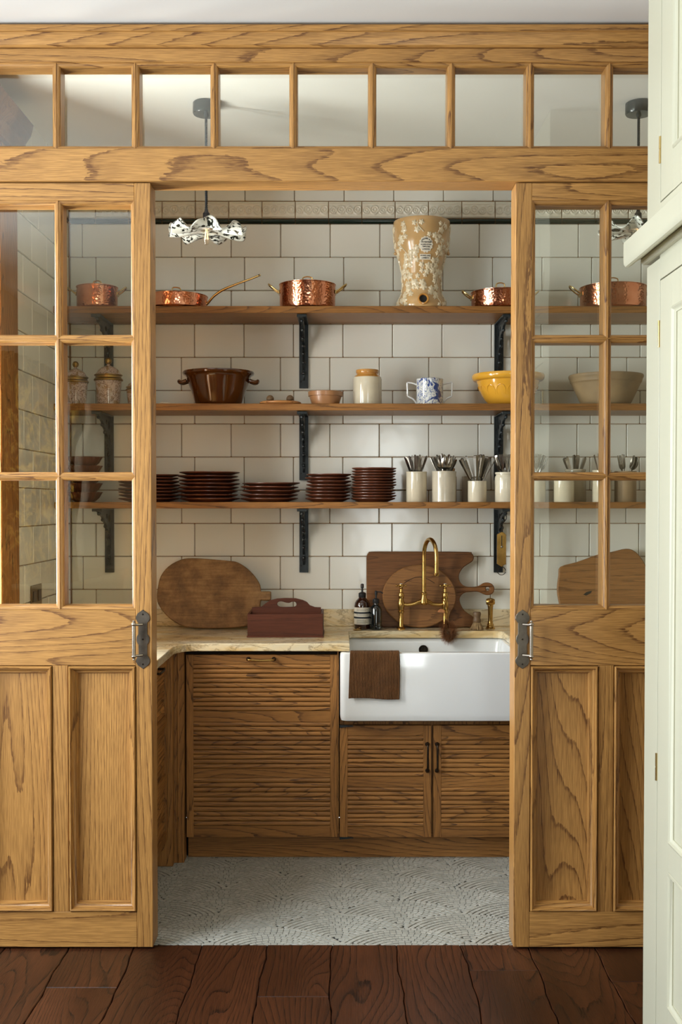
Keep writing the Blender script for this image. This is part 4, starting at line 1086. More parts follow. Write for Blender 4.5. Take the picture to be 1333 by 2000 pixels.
# large brown bowl
t = vessel('mixing_bowl', 'large glossy brown glazed bowl with two small lug handles', 'bowl', 427, ZS2, [(42, 0), (43.5, 1), (46, 6), (53, 28), (59, 44), (62, 53), (64, 57), (69, 60), (70, 63), (69, 65.5), (66, 65)], 'brownglaze', wall=.005)
for s_ in (-1, 1):
    k = s4; pp = [(s_*61*k, -.026, 48*k), (s_*70*k, -.022, 45*k), (s_*75.5*k, -.010, 46*k), (s_*76.5*k, .0, 48*k), (s_*75.5*k, .012, 46*k), (s_*70*k, .022, 45*k), (s_*61*k, .026, 48*k)]
    part('handle', MB().tube(smooth_line(pp, 4), .0085, 10), 'brownglaze', t, True)
# round wooden board with two domed stamps
t = thing('serving_board', 'small round pale wooden board lying flat between brown bowl and terracotta bowl', 'board', (PX(548, 4.80, 785), 4.80, ZS2))
part('disc', MB().lathe([(0, 0), (.082, 0), (.090, .004), (.091, .008), (.086, .0115), (0, .013)], 56), 'paleboard', t, True)
for cx, lab in ((528, 'left of two small domed wooden stamps on the round board'), (567, 'right of two small domed wooden stamps on the round board')):
    t = thing('wooden_stamp', lab, 'stamp', (PX(cx, 4.79, 776), 4.79, ZS2+.0122), group='domed stamps on the round board')
    part('head', MB().lathe([(0, .006), (.015, .006), (.0165, .009), (.0155, .017), (.011, .024), (.005, .0275), (0, .028)], 24), 'soil', t, True)
    part('foot', MB().lathe([(0, 0), (.008, 0), (.008, .006), (0, .006)], 16), 'bronze', t, True)
t = vessel('terracotta_bowl', 'small terracotta bowl with a banded rim beside the tall jar', 'bowl', 636, ZS2, [(26, 0), (27, 1), (29, 8), (31, 14), (31, 15.5), (33.5, 16), (34, 24), (33, 25), (32, 25)], 'terracotta', d=4.80, wall=.004)
t = vessel('stoneware_jar', 'cream stoneware jar with an ochre glazed neck, unlidded', 'jar', 718, ZS2, [(26, 0), (27.5, 1), (28, 3), (28, 50), (27, 54)], 'stoneware', d=4.84)
k = 4.84/F
part('neck', MB().lathe([(27*k, 53.5*k), (24*k, 57.5*k), (21.3*k, 60*k), (21, 61) and (21*k, 61.5*k), (22.3*k, 62.5*k), (22.6*k, 66*k), (22*k, 68.5*k), (20.5*k, 69*k), (19*k, 68*k), (19*k, 58*k), (25*k, 53*k)], 48), 'ochre', t, True, label='ochre glazed neck and rim')
# two-handled blue and white mug
dm = 4.83; k = dm/F
t = thing('loving_cup', 'blue and white floral two-handled mug on the middle shelf', 'mug', (PX(840, dm, 760), dm, ZS2))
part('body', MB().lathe([(0, 0), (25.5*k, 0), (26.5*k, 1*k), (26.5*k, 3*k), (26*k, 5*k), (26*k, 48*k), (26.4*k, 50*k), (25.3*k, 51*k), (24.4*k, 50*k), (24.4*k, 5*k), (0, 4*k)], 56), 'bluewhite', t, True)
for s_ in (-1, 1):
    pp = [(s_*25.5*k, 0, 40*k), (s_*34*k, 0, 43*k), (s_*43.5*k, 0, 44.5*k), (s_*44*k, 0, 43.5*k), (s_*43.6*k, 0, 30*k), (s_*43.2*k, 0, 18*k), (s_*41*k, 0, 16.5*k), (s_*33*k, 0, 12.5*k), (s_*28*k, 0, 7*k), (s_*26*k, 0, 1.8*k)]
    part('handle', MB().tube(pp, .0036, 8), 'enamel', t, True, label='white angular handle')
t = vessel('mixing_bowl', 'yellow glazed mixing bowl with arched relief, half behind the right door', 'bowl', 993, ZS2, [(34, 0), (36, 1), (40, 5), (47, 13), (54, 27), (59, 40), (61, 47), (66, 48), (69, 50), (70.5, 54), (70.5, 58), (69, 60.5), (66, 60)], 'yellow', wall=.005)
mb = MB()
for i in range(16):
    a0 = 2*PI*i/16; pp = []
    for q in range(17):
        b = PI*q/16*1.3-.15*PI; zz = 24+13*math.sin(b); r_ = 46+(zz-13)*.50; aa = a0+.165*math.cos(b); pp.append((r_*s4*math.cos(aa)*1.01, r_*s4*math.sin(aa)*1.01, zz*s4))
    mb.tube(pp, .0016, 5)
part('arch_relief', mb, 'yellow', t, True)
vessel('mixing_bowl', 'wide grey-brown clay bowl seen through the right door', 'bowl', 1184, ZS2, [(44, 0), (46, 1), (50, 8), (58, 25), (65, 40), (67, 44), (68, 44.6), (69, 48), (69.5, 51), (71, 53), (72, 56.5), (71, 59), (68, 58)], 'taupe', wall=.006)

# --- lowest shelf: brown plates
def plate_mesh(rp, d=4.85):
    r_ = rp*d/F; h_ = .0145
    return MB().lathe([(0, .001), (r_*.60, .001), (r_*.62, 0), (r_*.66, 0), (r_*.68, .002), (r_*.86, .009), (r_*.97, .0125), (r_, .0150), (r_*1.0, .0172), (r_*.975, .018), (r_*.95, .0162), (r_*.84, .0125), (r_*.66, .006), (r_*.6, .0045), (0, .0045)], 44)
ordn = ['top', 'second', 'third', 'fourth', 'fifth', 'sixth', 'seventh', 'eighth', 'ninth', 'tenth', 'eleventh', 'twelfth', 'thirteenth']
rnd = random.Random(5)
plates_proto = {}
for cx, rp, n, ytop, where in ((291, 59, 8, 927, 'large plates half hidden by the left door'), (408, 59, 8, 922, 'large plates next to the left door'), (528, 56.5, 5, 943, 'low wide stack of five plates'), (641, 44, 8, 926, 'small plates under the centre bracket'), (730, 43.5, 12, 914, 'tallest stack of small plates')):
    d = 4.85; tot = PZ(ytop, d)-ZS3-.018; st = tot/(n-1)
    for i in range(n):
        loc = (PX(cx+rnd.uniform(-2.2, 2.2), d), d+rnd.uniform(-.003, .003), ZS3+.0003+i*st)
        lab = '%s dark brown glazed plate of the %s' % (ordn[n-1-i] if i > 0 else 'bottom', where)
        rot = (rnd.uniform(-.006, .006), rnd.uniform(-.010, .010) if i else 0, rnd.uniform(0, 6))
        if rp not in plates_proto:
            o = solo('dinner_plate', plate_mesh(rp), 'plateglaze', lab, 'plate', loc, rot, group=where, sm=True); plates_proto[rp] = o
        else: copy_tree(plates_proto[rp], loc, rot, lab, where)
# nested fluted brown bowls behind the left door
d = 4.85; k = d/F; proto = None
for i in range(5):
    def fl(r_, h_, a): return r_*(1+.035*math.cos(a*18)) if r_ > .05 else r_
    lab = '%s fluted dark brown bowl of the pile behind the left door' % (['bottom', 'fourth', 'third', 'second', 'top'][i])
    loc = (PX(166, d), d, ZS3+.0003+i*.0385)
    if proto is None:
        R = 34*k; proto = solo('fluted_bowl', MB().lathe([(0, 0), (R*.55, 0), (R*.6, .003), (R*.8, .018), (R*.95, .038), (R, .042), (R*.97, .044), (R*.91, .038), (R*.75, .02), (R*.5, .006), (0, .005)], 90, wob=fl), 'plateglaze', lab, 'bowl', loc, group='fluted brown bowls', sm=True)
    else: copy_tree(proto, loc, (0, 0, i*.35), lab, 'fluted brown bowls')

# --- cutlery pots
def pot(cx, rpx, hpx, label, m, d=4.82, rim='plain', name='stoneware_pot'):
    k = d/F; r_ = rpx*k; h_ = hpx*k; wl = .005
    t = thing(name, label, 'pot', (PX(cx, d), d, ZS3), group='stoneware pots holding cutlery')
    if rim == 'plain': o = [(r_*.97, 0), (r_, .002), (r_, h_*.955), (r_*1.015, h_*.96), (r_*1.015, h_*.985), (r_, h_)]
    elif rim == 'band': o = [(r_*.97, 0), (r_, .002), (r_, h_*.78), (r_*.985, h_*.80), (r_*1.0, h_*.83), (r_*.98, h_*.86), (r_*1.0, h_*.93), (r_*1.01, h_*.98), (r_*.99, h_)]
    elif rim == 'neck': o = [(r_*.97, 0), (r_, .002), (r_, h_*.80), (r_*.96, h_*.86), (r_*.90, h_*.89), (r_*.90, h_*.92), (r_*.97, h_*.94), (r_*.98, h_*.98), (r_*.95, h_)]
    else: o = [(r_*.96, 0), (r_, .002), (r_, h_*.72), (r_*.93, h_*.80), (r_*.78, h_*.85), (r_*.76, h_*.90), (r_*.84, h_*.93), (r_*.84, h_*.99), (r_*.8, h_)]
    inn = [(max(p[0]-wl, .01), p[1]) for p in o[::-1]]; inn[-1] = (inn[-1][0], .006)
    part('body', MB().lathe([(0, 0)]+o+inn[0:]+[(0, .006)], 44), m, t, True)
    return t, PX(cx, d), d, r_-wl, h_
def knife(up):
    mb = MB()
    blade = [(-.006, 0), (.006, 0), (.0085, .03), (.0088, .075), (.006, .092), (-.001, .100), (-.0065, .098), (-.0068, .03)]
    hl = MB().rings([[(x*w_, y*t_, z) for x, y in ((-1, -1), (1, -1), (1, 1), (-1, 1))] for z, w_, t_ in ((.100, .004, .003), (.103, .0055, .004), (.14, .0062, .0045), (.185, .0085, .005), (.196, .008, .0045), (.200, .0045, .003))])
    bl = MB().prism([[(x, .100-z) for x, z in blade]], -.0008, .0008, 'xz')
    mb.add(bl.v, bl.f); mb.add(hl.v, hl.f)
    if not up: mb.v = [(x, y, .2-z) for x, y, z in mb.v]
    return mb
def spoon(up, fork=False):
    # z=0 handle end ... z=.2 bowl end
    mb = MB()
    sec = [(0, .0030, .0012), (.004, .0075, .0016), (.02, .0088, .0016), (.045, .0062, .0016), (.08, .0032, .0018), (.125, .0026, .0020), (.140, .0036, .0018)]
    mb.rings([[(x*w_, y*t_, z) for x, y in ((-1, -.3), (-.5, -1), (.5, -1), (1, -.3), (1, .3), (.5, 1), (-.5, 1), (-1, .3))] for z, w_, t_ in sec])
    if fork:
        mb.rings([[(x*w_, y*.0012, z) for x, y in ((-1, -1), (1, -1), (1, 1), (-1, 1))] for z, w_ in ((.136, .004), (.146, .0105), (.160, .0118))])
        for x in (-.0098, -.0033, .0033, .0098):
            mb.rings([[(x+a*w_, b*.0011, z) for a, b in ((-1, -1), (1, -1), (1, 1), (-1, 1))] for z, w_ in ((.158, .0019), (.196, .0014), (.201, .0006))])
    else:
        K = 7; n = 18; rings_ = []
        for s_ in (1, -1):
            for q in range(K+1):
                f_ = q/K if s_ == 1 else 1-q/K
                rings_.append([(math.cos(2*PI*i/n)*.0195*f_*(1-.12*math.sin(2*PI*i/n)), (.0085*(1-f_*f_))-(0 if s_ == 1 else .0012)*1.0, .171+math.sin(2*PI*i/n)*.031*f_) for i in range(n)])
        mb.rings(rings_, cap0=False, cap1=False)
    if not up: mb.v = [(x, y, .203-z) for x, y, z in mb.v]
    return mb
CUT = {('knife', 'h'): knife(True), ('knife', 'b'): knife(False), ('spoon', 'b'): spoon(True), ('spoon', 'h'): spoon(False), ('fork', 'b'): spoon(True, True), ('fork', 'h'): spoon(False, True)}
cut_protos = {}
rc_ = random.Random(21)
def fill(potinfo, items, where, L_=.2, lift=0.0):
    t, x0, d, ri, h_ = potinfo
    items = sorted(items, key=lambda q: q[2]); tot = {}; seen = {}
    for q in items: tot[q[:2]] = tot.get(q[:2], 0)+1
    for (kind, end, dx, dy, twist) in items:
        # dx, dy: where the piece crosses the rim, as a share of the inner radius; it leans back to the opposite foot
        rim = Vector((dx*(ri-.009), dy*(ri-.009), h_)); foot = Vector((-dx*(ri-.012)*.75, -dy*(ri-.012)*.75, .010+lift))
        dirv = (rim-foot).normalized(); q = dirv.to_track_quat('Z', 'Y').to_euler()
        rot = (dirv.to_track_quat('Z', 'Y') @ Quaternion((0, 0, 1), twist)).to_euler()
        loc = (x0+foot.x, d+foot.y, ZS3+foot.z)
        word = {'knife': 'table knife', 'spoon': 'spoon', 'fork': 'fork'}[kind]; e = {'h': 'handle up', 'b': {'knife': 'blade up', 'spoon': 'bowl up', 'fork': 'tines up'}[kind]}[end]
        nm = {'knife': 'table_knife', 'spoon': 'spoon', 'fork': 'fork'}[kind]
        seen[(kind, end)] = seen.get((kind, end), 0)+1; i_ = seen[(kind, end)]; n_ = tot[(kind, end)]
        pos = '' if n_ == 1 else (' leftmost' if i_ == 1 else (' rightmost' if i_ == n_ else ' %s from the left' % ordn[i_-1]))
        lab = 'steel %s, %s,%s in the %s' % (word, e, pos, where); gr = '%ss in the %s' % (word if word != 'table knife' else 'table knive', where)
        key = (kind, end)
        if key not in cut_protos: cut_protos[key] = solo(nm, CUT[key], 'steel', lab, 'cutlery', loc, rot, group=gr, sm=(kind == 'spoon'))
        else: copy_tree(cut_protos[key], loc, rot, lab, gr)
p1 = pot(814, 20, 59, 'tall cream cutlery pot, leftmost beside the plates', 'stoneware', rim='plain')
fill(p1, [('knife', 'b', -.9, -.3, .3), ('knife', 'b', -.75, .2, 1.2), ('knife', 'b', -.55, -.5, .1), ('knife', 'b', -.3, .3, .6), ('knife', 'b', -.1, -.4, 0), ('knife', 'b', .1, .5, .9), ('knife', 'b', .25, -.3, -.2), ('knife', 'b', -.45, .6, 0), ('fork', 'h', .75, .2, .3), ('fork', 'b', .6, .4, .5)], 'leftmost cutlery pot')
p2b = pot(872, 20.5, 66, 'ochre-shouldered stoneware bottle jar behind the wide grey pot', 'ochre', d=4.93, rim='bottle')
p2 = pot(868, 23.5, 60, 'wide grey cutlery pot with a ringed rim, crammed with spoons', 'stoneware_grey', d=4.80, rim='band')
its = [('spoon', 'b', 0.0, -.8, PI), ('spoon', 'b', -.5, -.5, PI-.5), ('spoon', 'b', .45, -.6, PI+.3)]
for i in range(13): its.append((['spoon', 'fork', 'spoon'][i % 3], 'h', -.8+1.65*i/12, .15+.6*((i*7) % 5)/5, rc_.uniform(-.6, .6)))
fill(p2, its, 'wide grey pot')
p3b = pot(921, 18, 50, 'short stoneware pot behind the small cream pot', 'stoneware_grey', d=4.93)
p3 = pot(932.5, 18.5, 41, 'small cream cutlery pot with knives fanned out, second from the right door', 'stoneware', d=4.80)
its = []
for i in range(7): its.append(('knife', 'h', -.05+.12*i, .4-.1*(i % 4), rc_.uniform(-.5, .5)))
for i in range(4): its.append(('knife', 'h', -.95+.13*i, -.2+.2*(i % 2), rc_.uniform(-.3, .3)))
its.append(('fork', 'h', .98, 0, .2))
fill(p3, its, 'small cream pot', lift=0)
p4 = pot(988, 21, 58, 'tall cream pot full of forks, cut off by the right door stile', 'stoneware', d=4.80, rim='neck')
fill(p4, [('fork', 'b', -.8+1.6*i/9, -.5+.9*((i*3) % 5)/5, rc_.uniform(-.7, .7)) for i in range(10)], 'pot beside the right door')
p5 = pot(1045, 21, 55, 'orange-stained cream pot, leftmost behind the right door', 'stoneware', d=4.80)
fill(p5, [('fork', 'b', .1+.2*i, -.3+.3*(i % 2), .4*i) for i in range(4)], 'stained pot behind the right door')
p6 = pot(1102, 20, 55, 'cream pot behind the right door, in front of the wide-necked jar', 'stoneware', d=4.79, rim='plain')
p7 = pot(1124, 21, 64, 'taller pot behind the right door with knife handles fanned out', 'stoneware_grey', d=4.90, rim='neck')
fill(p7, [('knife', 'h', -.95, -.2, .2), ('knife', 'h', -.85, .3, 0), ('knife', 'h', -.7, 0, .3), ('knife', 'h', -.1, 0, .2), ('knife', 'h', .02, .4, 0), ('knife', 'h', .12, -.3, .1), ('knife', 'h', .75, 0, .2), ('knife', 'h', .85, .3, 0)], 'tall pot behind right door')
p8 = pot(1176, 18.5, 62, 'cream cutlery pot beside the glazing bar of the right door', 'stoneware', d=4.80)
fill(p8, [('spoon', 'h', -.3, 0, .1), ('spoon', 'h', .2, .4, .4), ('fork', 'b', -.6, .3, .4)], 'pot by the glazing bar')
p9 = pot(1222, 21, 60, 'dark-glazed cutlery pot at the far right behind the right door', 'taupe', d=4.83)
fill(p9, [('fork', 'b', -.5, -.3, 0), ('fork', 'b', -.1, .2, .3), ('fork', 'b', -.3, .5, -.2), ('spoon', 'b', .6, 0, PI+.2), ('spoon', 'b', .85, .2, PI+.6)], 'far right dark pot')

# --- pocket balance hanging from the right bracket
hx_, hd_ = PX(980.5, 4.86, 1040), 4.86
sb = thing('spring_balance', 'slim brass spring balance hanging from the right bracket of the lowest shelf', 'scale', (hx_, hd_, PZ(1070, hd_)))
def zb(y): return PZ(y, hd_)-WL[sb.name].z
k = hd_/F
part('body', MB().prism([[(-9.3*k, zb(1044)), (-3*k, zb(1040)), (0, zb(1039)), (4*k, zb(1040)), (8.6*k, zb(1045)), (8.6*k, zb(1102)), (4*k, zb(1104)), (0, zb(1107)), (-5*k, zb(1104)), (-9.3*k, zb(1101))]], -.004, .003, 'xz', c=.0008), 'brass', sb)
part('slot', MB().box(-.0018, .0018, -.0048, -.0038, zb(1070), zb(1046)), 'dark_hole', sb)
part('pointer', MB().lathe([(0, -.004), (.005, -.003), (.006, 0)], 12, 0, -.004, zb(1068), 'y'), 'steel', sb, True)
part('top_hook', MB().tube(smooth_line([(-.5*k, 0, zb(1040)), (-.5*k, 0, zb(1036)), (3*k, 0, zb(1033)), (3*k, 0, zb(1029)), (-.5*k, 0, zb(1027)), (-3*k, 0, zb(1030)), (-2*k, 0, zb(1025)), (4*k, 0, zb(1020)), (9*k, 0, zb(1013)), (8.5*k, 0, zb(1006)), (4*k, 0, zb(1001.5)), (0, 0, zb(1003)), (-3*k, 0, zb(1008))], 4), .0019, 8), 'bronze', sb, True, label='black iron hanging hook')
part('ring', MB().tube(arcpts((0, 0, zb(1115)), 8*k, 0, 2*PI*.97, 24), .0015, 6), 'bronze', sb, True, label='black iron bottom ring')

# ================================================================ ON THE WORKTOP
def board(name, label, cat, loop_px, dbot, lean, th, m, holes=(), sub=4, sm_loop=True, group=None, ybase=None):
    # outline in picture points; converted at its own distance, then stood on the worktop and leaned on the wall
    pts_ = [(PX(x, dbot, y), PZ(y, dbot)) for x, y in loop_px]
    zmin = min(p[1] for p in pts_); cx_ = sum(p[0] for p in pts_)/len(pts_)
    pts_ = [(x-cx_, (z-zmin)/math.cos(lean)) for x, z in pts_]
    if sm_loop: pts_ = smooth_loop(pts_, sub)
    hl = [[(PX(hx, dbot, hy)-cx_+r_*math.cos(a), (PZ(hy, dbot)-zmin)/math.cos(lean)+r_*math.sin(a)) for a in [-2*PI*i/16 for i in range(16)]] for hx, hy, r_ in holes]
    t = thing(name, label, cat, (cx_, dbot, ZC+.0008+th*math.sin(lean)*0), (-lean, 0, 0), group=group)
    p = part('board', MB().prism([pts_]+hl, -th, 0, 'xz', c=min(.004, th*.25)), m, t, False)
    return t
s5 = lambda L_: [(x/3.603+290, y/3.603+1060) for x, y in L_]
ro = s5([(57, 380), (62, 300), (80, 225), (130, 160), (215, 112), (300, 101), (420, 108), (560, 120), (620, 130), (690, 172), (750, 232), (783, 285), (791, 330), (810, 332), (856, 333), (862, 345), (862, 388), (852, 396), (815, 396), (790, 400), (784, 470), (750, 520), (705, 562), (640, 581), (460, 587), (270, 578), (155, 522), (80, 440)])
t = board('rustic_board', 'large old rough oval wooden board with a stub handle, leaning on the tiles', 'board', ro, 4.90, math.radians(13), .024, 'rustic', sub=3)
s7 = lambda L_: [(x/4.166+680, y/4.166+1040) for x, y in L_]
wo = s7([(152, 700), (152, 450), (152, 210), (156, 178), (168, 158), (195, 148), (400, 147), (700, 147), (985, 150), (1012, 160), (1027, 180), (1028, 205), (1015, 228), (985, 248), (945, 275), (917, 312), (906, 345), (910, 380), (928, 410), (955, 427), (990, 434), (1050, 430), (1080, 418), (1105, 402), (1140, 398), (1172, 408), (1190, 430), (1194, 450), (1188, 474), (1170, 492), (1140, 500), (1110, 494), (1080, 480), (1050, 472), (985, 474), (950, 482), (925, 500), (910, 530), (916, 570), (940, 615), (975, 645), (1012, 668), (1024, 690), (1020, 718), (1000, 748), (970, 756), (600, 756), (180, 756), (160, 748)])
board('serving_board', 'large dark walnut board with a scalloped neck and round handle, behind the brass tap', 'board', wo, 4.975, math.radians(6), .018, 'walnut', holes=[(953.5, 1147.5, .009)], sub=3)
ro2 = [(819.5+72*math.cos(a), 1163+61*math.sin(a)) for a in [2*PI*i/40 for i in range(40)]]
t = board('round_board', 'round brown wooden board standing behind the tap, with an arched finger groove', 'board', ro2, 4.945, math.radians(5), .018, 'roundwood', sub=1)
k = 4.94/F
part('groove', MB().tube([(-.068+.136*i/14, -.0183, (1224-1137)*k+.028*math.sin(PI*i/14)) for i in range(15)], .0012, 5), 'dark_hole', t, label='dark arched finger groove')
rb = [(x, y) for x, y in [(1093, 1175), (1090, 1150), (1094, 1122), (1098, 1106), (1130, 1097), (1170, 1083), (1200, 1077), (1228, 1071), (1246, 1077), (1262, 1098), (1275, 1130), (1290, 1150), (1290, 1190), (1280, 1222), (1200, 1224), (1110, 1223), (1100, 1200)]]
t = board('rustic_board', 'slab-like brown wooden board with a patched scar, behind the right door', 'board', rb, 4.93, math.radians(9), .024, 'walnut', sub=3)
t.children[0].data.materials[0] = M['roundwood']
part('patch', MB().prism([[(-.075, .148), (-.06, .160), (-.035, .166), (-.040, .155), (-.062, .144)]], -.0245, -.0235, 'xz'), 'dark_hole', t, label='dark patched scar').location = (-.03, 0, 0)

# mahogany cutlery tray
dt = 4.70; k = dt/F; zt0 = ZC
tr = thing('cutlery_tray', 'reddish mahogany knife box with an arched carrying handle', 'box', (PX(558, dt-.09, 1230), dt, ZC+.0005))
w2 = 73.5*(dt-.09)/F; hh = (1248-1203)*(dt-.09)/F; dp = .115
part('base', MB().box(-w2-.003, w2+.003, -dp-.003, dp+.003, 0, .007, .001), 'mahogany', tr)
for y in (-dp, dp-.009): part('side', MB().box(-w2, w2, y, y+.009, .007, hh, .0008), 'mahogany', tr)
for x in (-w2, w2-.009): part('end', MB().box(x, x+.009, -dp+.009, dp-.009, .007, hh+.002, .0008), 'mahogany', tr)
s6 = lambda L_: [((x-966)/3.603*k, (675-y)/3.603*k) for x, y in L_]
arch = [(735, 640), (735, 490), (790, 485), (815, 465), (850, 440), (900, 428), (960, 424), (1030, 426), (1080, 438), (1110, 452), (1130, 475), (1165, 488), (1205, 490), (1205, 640)]
arch = [(x, y) for x, y in arch]
k2 = (dt)/F
ap = [((x-966)/3.603*k2, (660-y)/3.603*k2+.012) for x, y in arch]
ap[0] = (-w2+.010, .008); ap[1] = (-w2+.010, ap[1][1]); ap[-1] = (w2-.010, .008); ap[-2] = (w2-.010, ap[-2][1])
hole = [(905, 470), (912, 452), (935, 448), (965, 456), (990, 458), (1010, 450), (1032, 452), (1040, 470), (1028, 484), (980, 487), (925, 486)]
hp = [((x-970)/3.603*k2, (660-y)/3.603*k2+.012) for x, y in hole]
part('handle_board', MB().prism([ap, smooth_loop(hp, 3)], -.006, .006, 'xz', c=.001), 'mahogany', tr, label='arched divider with a shaped finger hole')
# soap bottles
db = 4.90; k = db/F
b1 = thing('soap_bottle', 'amber pump bottle with a cream striped label left of the tap', 'bottle', (PX(708, db, 1200), db, ZC+.0004))
part('glass_body', MB().lathe([(0, 0), (14.2*k, 0), (15.6*k, 1*k), (16*k, 3*k), (16*k, 46*k), (15*k, 51*k), (12*k, 56*k), (8*k, 60*k), (6*k, 63*k), (6*k, 66*k), (0, 66*k)], 36), 'amber', b1, True)
lb = part('label', MB().lathe([(16.25*k, 10*k), (16.25*k, 43*k)], 48), 'label', b1, True)
for z0_, z1_ in ((31, 34.5), (21.5, 25)): part('black_band', MB().lathe([(16.4*k, z0_*k), (16.4*k, z1_*k)], 48), 'ink', lb, True)
ln_ = MB()
for z_ in (40.5, 38.5, 36.7, 29.5, 27.8, 19, 17.2, 15.4, 13.6, 11.8):
    a0, a1 = -PI/2-.75, -PI/2+.75*random.uniform(.2, 1)
    vv = [(16.45*k*math.cos(a0+(a1-a0)*i/12), 16.45*k*math.sin(a0+(a1-a0)*i/12)) for i in range(13)]
    ln_.add([(x, y, z_*k) for x, y in vv]+[(x, y, (z_+.55)*k) for x, y in vv], [(i, i+1, i+14, i+13) for i in range(12)])
part('small_print', ln_, 'pewter', lb)
def pump(t, k, z, turn):
    p = part('pump', MB().lathe([(7*k, z), (7.3*k, z+1*k), (7.3*k, z+8*k), (5.5*k, z+9.5*k), (3*k, z+10*k), (2*k, z+10.5*k), (2*k, z+18*k), (3.2*k, z+18.5*k), (3.2*k, z+25*k), (2*k, z+26.5*k), (0, z+26.5*k), (0, z)], 20), 'black', t, True)
    e = (math.cos(turn)*15*k, math.sin(turn)*15*k)
    part('nozzle', MB().tube([(0, 0, z+24*k), (e[0]*.7, e[1]*.7, z+24*k), (e[0], e[1], z+21*k)], 1.3*k, 8), 'black', p, True)
pump(b1, k, 62*k, -PI/2)
db = 4.87; k = db/F
b2 = thing('soap_bottle', 'unlabelled black pump bottle beside the striped amber one', 'bottle', (PX(735, db, 1200), db, ZC+.0004))
part('glass_body', MB().lathe([(0, 0), (11.5*k, 0), (12.6*k, 1*k), (12.8*k, 3*k), (12.6*k, 8*k), (11.6*k, 9*k), (11.6*k, 40*k), (10*k, 45*k), (6.5*k, 48*k), (5*k, 50*k), (5*k, 54*k), (0, 54*k)], 32), 'darkbottle', b2, True)
pump(b2, k*.92, 52*k, -.25)
t = thing('brass_dish', 'tiny brass plug lying beside the amber bottle', 'plug', (PX(699, 4.84, 1229), 4.845, ZC+.0004))
part('disc', MB().lathe([(0, 0), (.016, 0), (.0185, .003), (.0185, .005), (.015, .006), (.004, .007), (.004, .010), (0, .010)], 24), 'brass', t, True)
# bridge tap
dk = 4.89; k = dk/F
tx = PX(828.5, dk, 1200)
tp = thing('bridge_tap', 'polished brass bridge tap with swan-neck spout and two cross handles', 'tap', (tx, dk, ZC))
for px_, lab in ((784, 'left'), (870, 'right')):
    x = PX(px_, dk, 1200)-tx
    q = part('pillar', MB().lathe([(0, 0), (8.2*k, 0), (8.4*k, 2*k), (6*k, 4*k), (5*k, 5*k), (4.4*k, 6*k), (4.4*k, 32*k), (6*k, 33*k), (6.2*k, 36*k), (4.6*k, 37*k), (5.6*k, 40*k), (6.8*k, 46*k), (6.8*k, 52*k), (5*k, 57*k), (4.6*k, 60*k), (5.6*k, 61.5*k), (5.6*k, 70*k), (4.2*k, 72*k), (3.2*k, 73*k), (3.0*k, 79*k), (3.8*k, 80*k), (2.4*k, 81*k), (2.4*k, 84*k), (0, 84*k)], 28, x, 0, 0), 'brass', tp, True)
    ch = MB().lathe([(0, 82*k), (3.6*k, 82.5*k), (4.6*k, 85*k), (4.6*k, 87*k), (4*k, 88.6*k), (0, 89.2*k)], 20, x, 0, 0)
    for a in (0.15, PI/2+.15, PI+.15, PI*1.5+.15):
        e = (math.cos(a), math.sin(a)); ch.tube([(x+e[0]*3*k, e[1]*3*k, 85.2*k), (x+e[0]*9*k, e[1]*9*k, 85.2*k)], [1.4*k, 1.2*k], 8).sphere((x+e[0]*9.4*k, e[1]*9.4*k, 85.2*k), 2.1*k, 10)
    part('cross_handle', ch, 'brass', q, True)
    part('index_button', MB().lathe([(3.6*k, 88.9*k), (2*k, 89.8*k), (0, 90*k)], 16, x, 0, 0), 'enamel', q, True, label='white enamel button')
xl, xr = PX(784, dk, 1200)-tx, PX(870, dk, 1200)-tx
br = [(xl+4*k, 0, 49*k), (xl+12*k, 0, 48*k), (xl+24*k, 0, 49.5*k), (-10*k, 0, 53*k), (0, 0, 55*k), (10*k, 0, 53*k), (xr-24*k, 0, 49.5*k), (xr-12*k, 0, 48*k), (xr-4*k, 0, 49*k)]
part('bridge', MB().tube(smooth_line(br, 5), [3.4*k+(2.6*k)*math.exp(-((i-20)/4.5)**2) for i in range(41)], 14), 'brass', tp, True)
hs_ = part('spout_boss', MB().lathe([(0, 47*k), (5*k, 48*k), (8*k, 52*k), (7.4*k, 58*k), (5.4*k, 63*k), (5*k, 67*k), (6*k, 68*k), (6*k, 71*k), (4.4*k, 73*k), (3.9*k, 76*k), (0, 76*k)], 24), 'brass', tp, True)
ex, ey = PX(853, 4.745, 1120)-tx, 4.745-dk
zr = 1.2806-ZC; L2 = math.hypot(ex, ey); Rg = L2/2; zc_ = zr-Rg+.006
sp = [(0, 0, 74*k), (0, 0, .20), (0, 0, .27)]+[(ex*(1-math.cos(a))/2, ey*(1-math.cos(a))/2, zc_+Rg*math.sin(a)*1.0) for a in [PI*i/14 for i in range(15)]]
zend = PZ(1124, 4.745)-ZC
sp += [(ex, ey, (zc_+zend)/2+.01), (ex, ey, zend)]
part('spout', MB().tube(sp, 4.1*k, 16), 'brass', tp, True)
part('spout_tip', MB().lathe([(0, -.004), (5*k, -.003), (5.8*k, 0), (5.8*k, 4*k), (4.6*k, 5*k), (4.6*k, 8*k), (0, 8*k)], 20, ex, ey, zend), 'brass', tp, True)
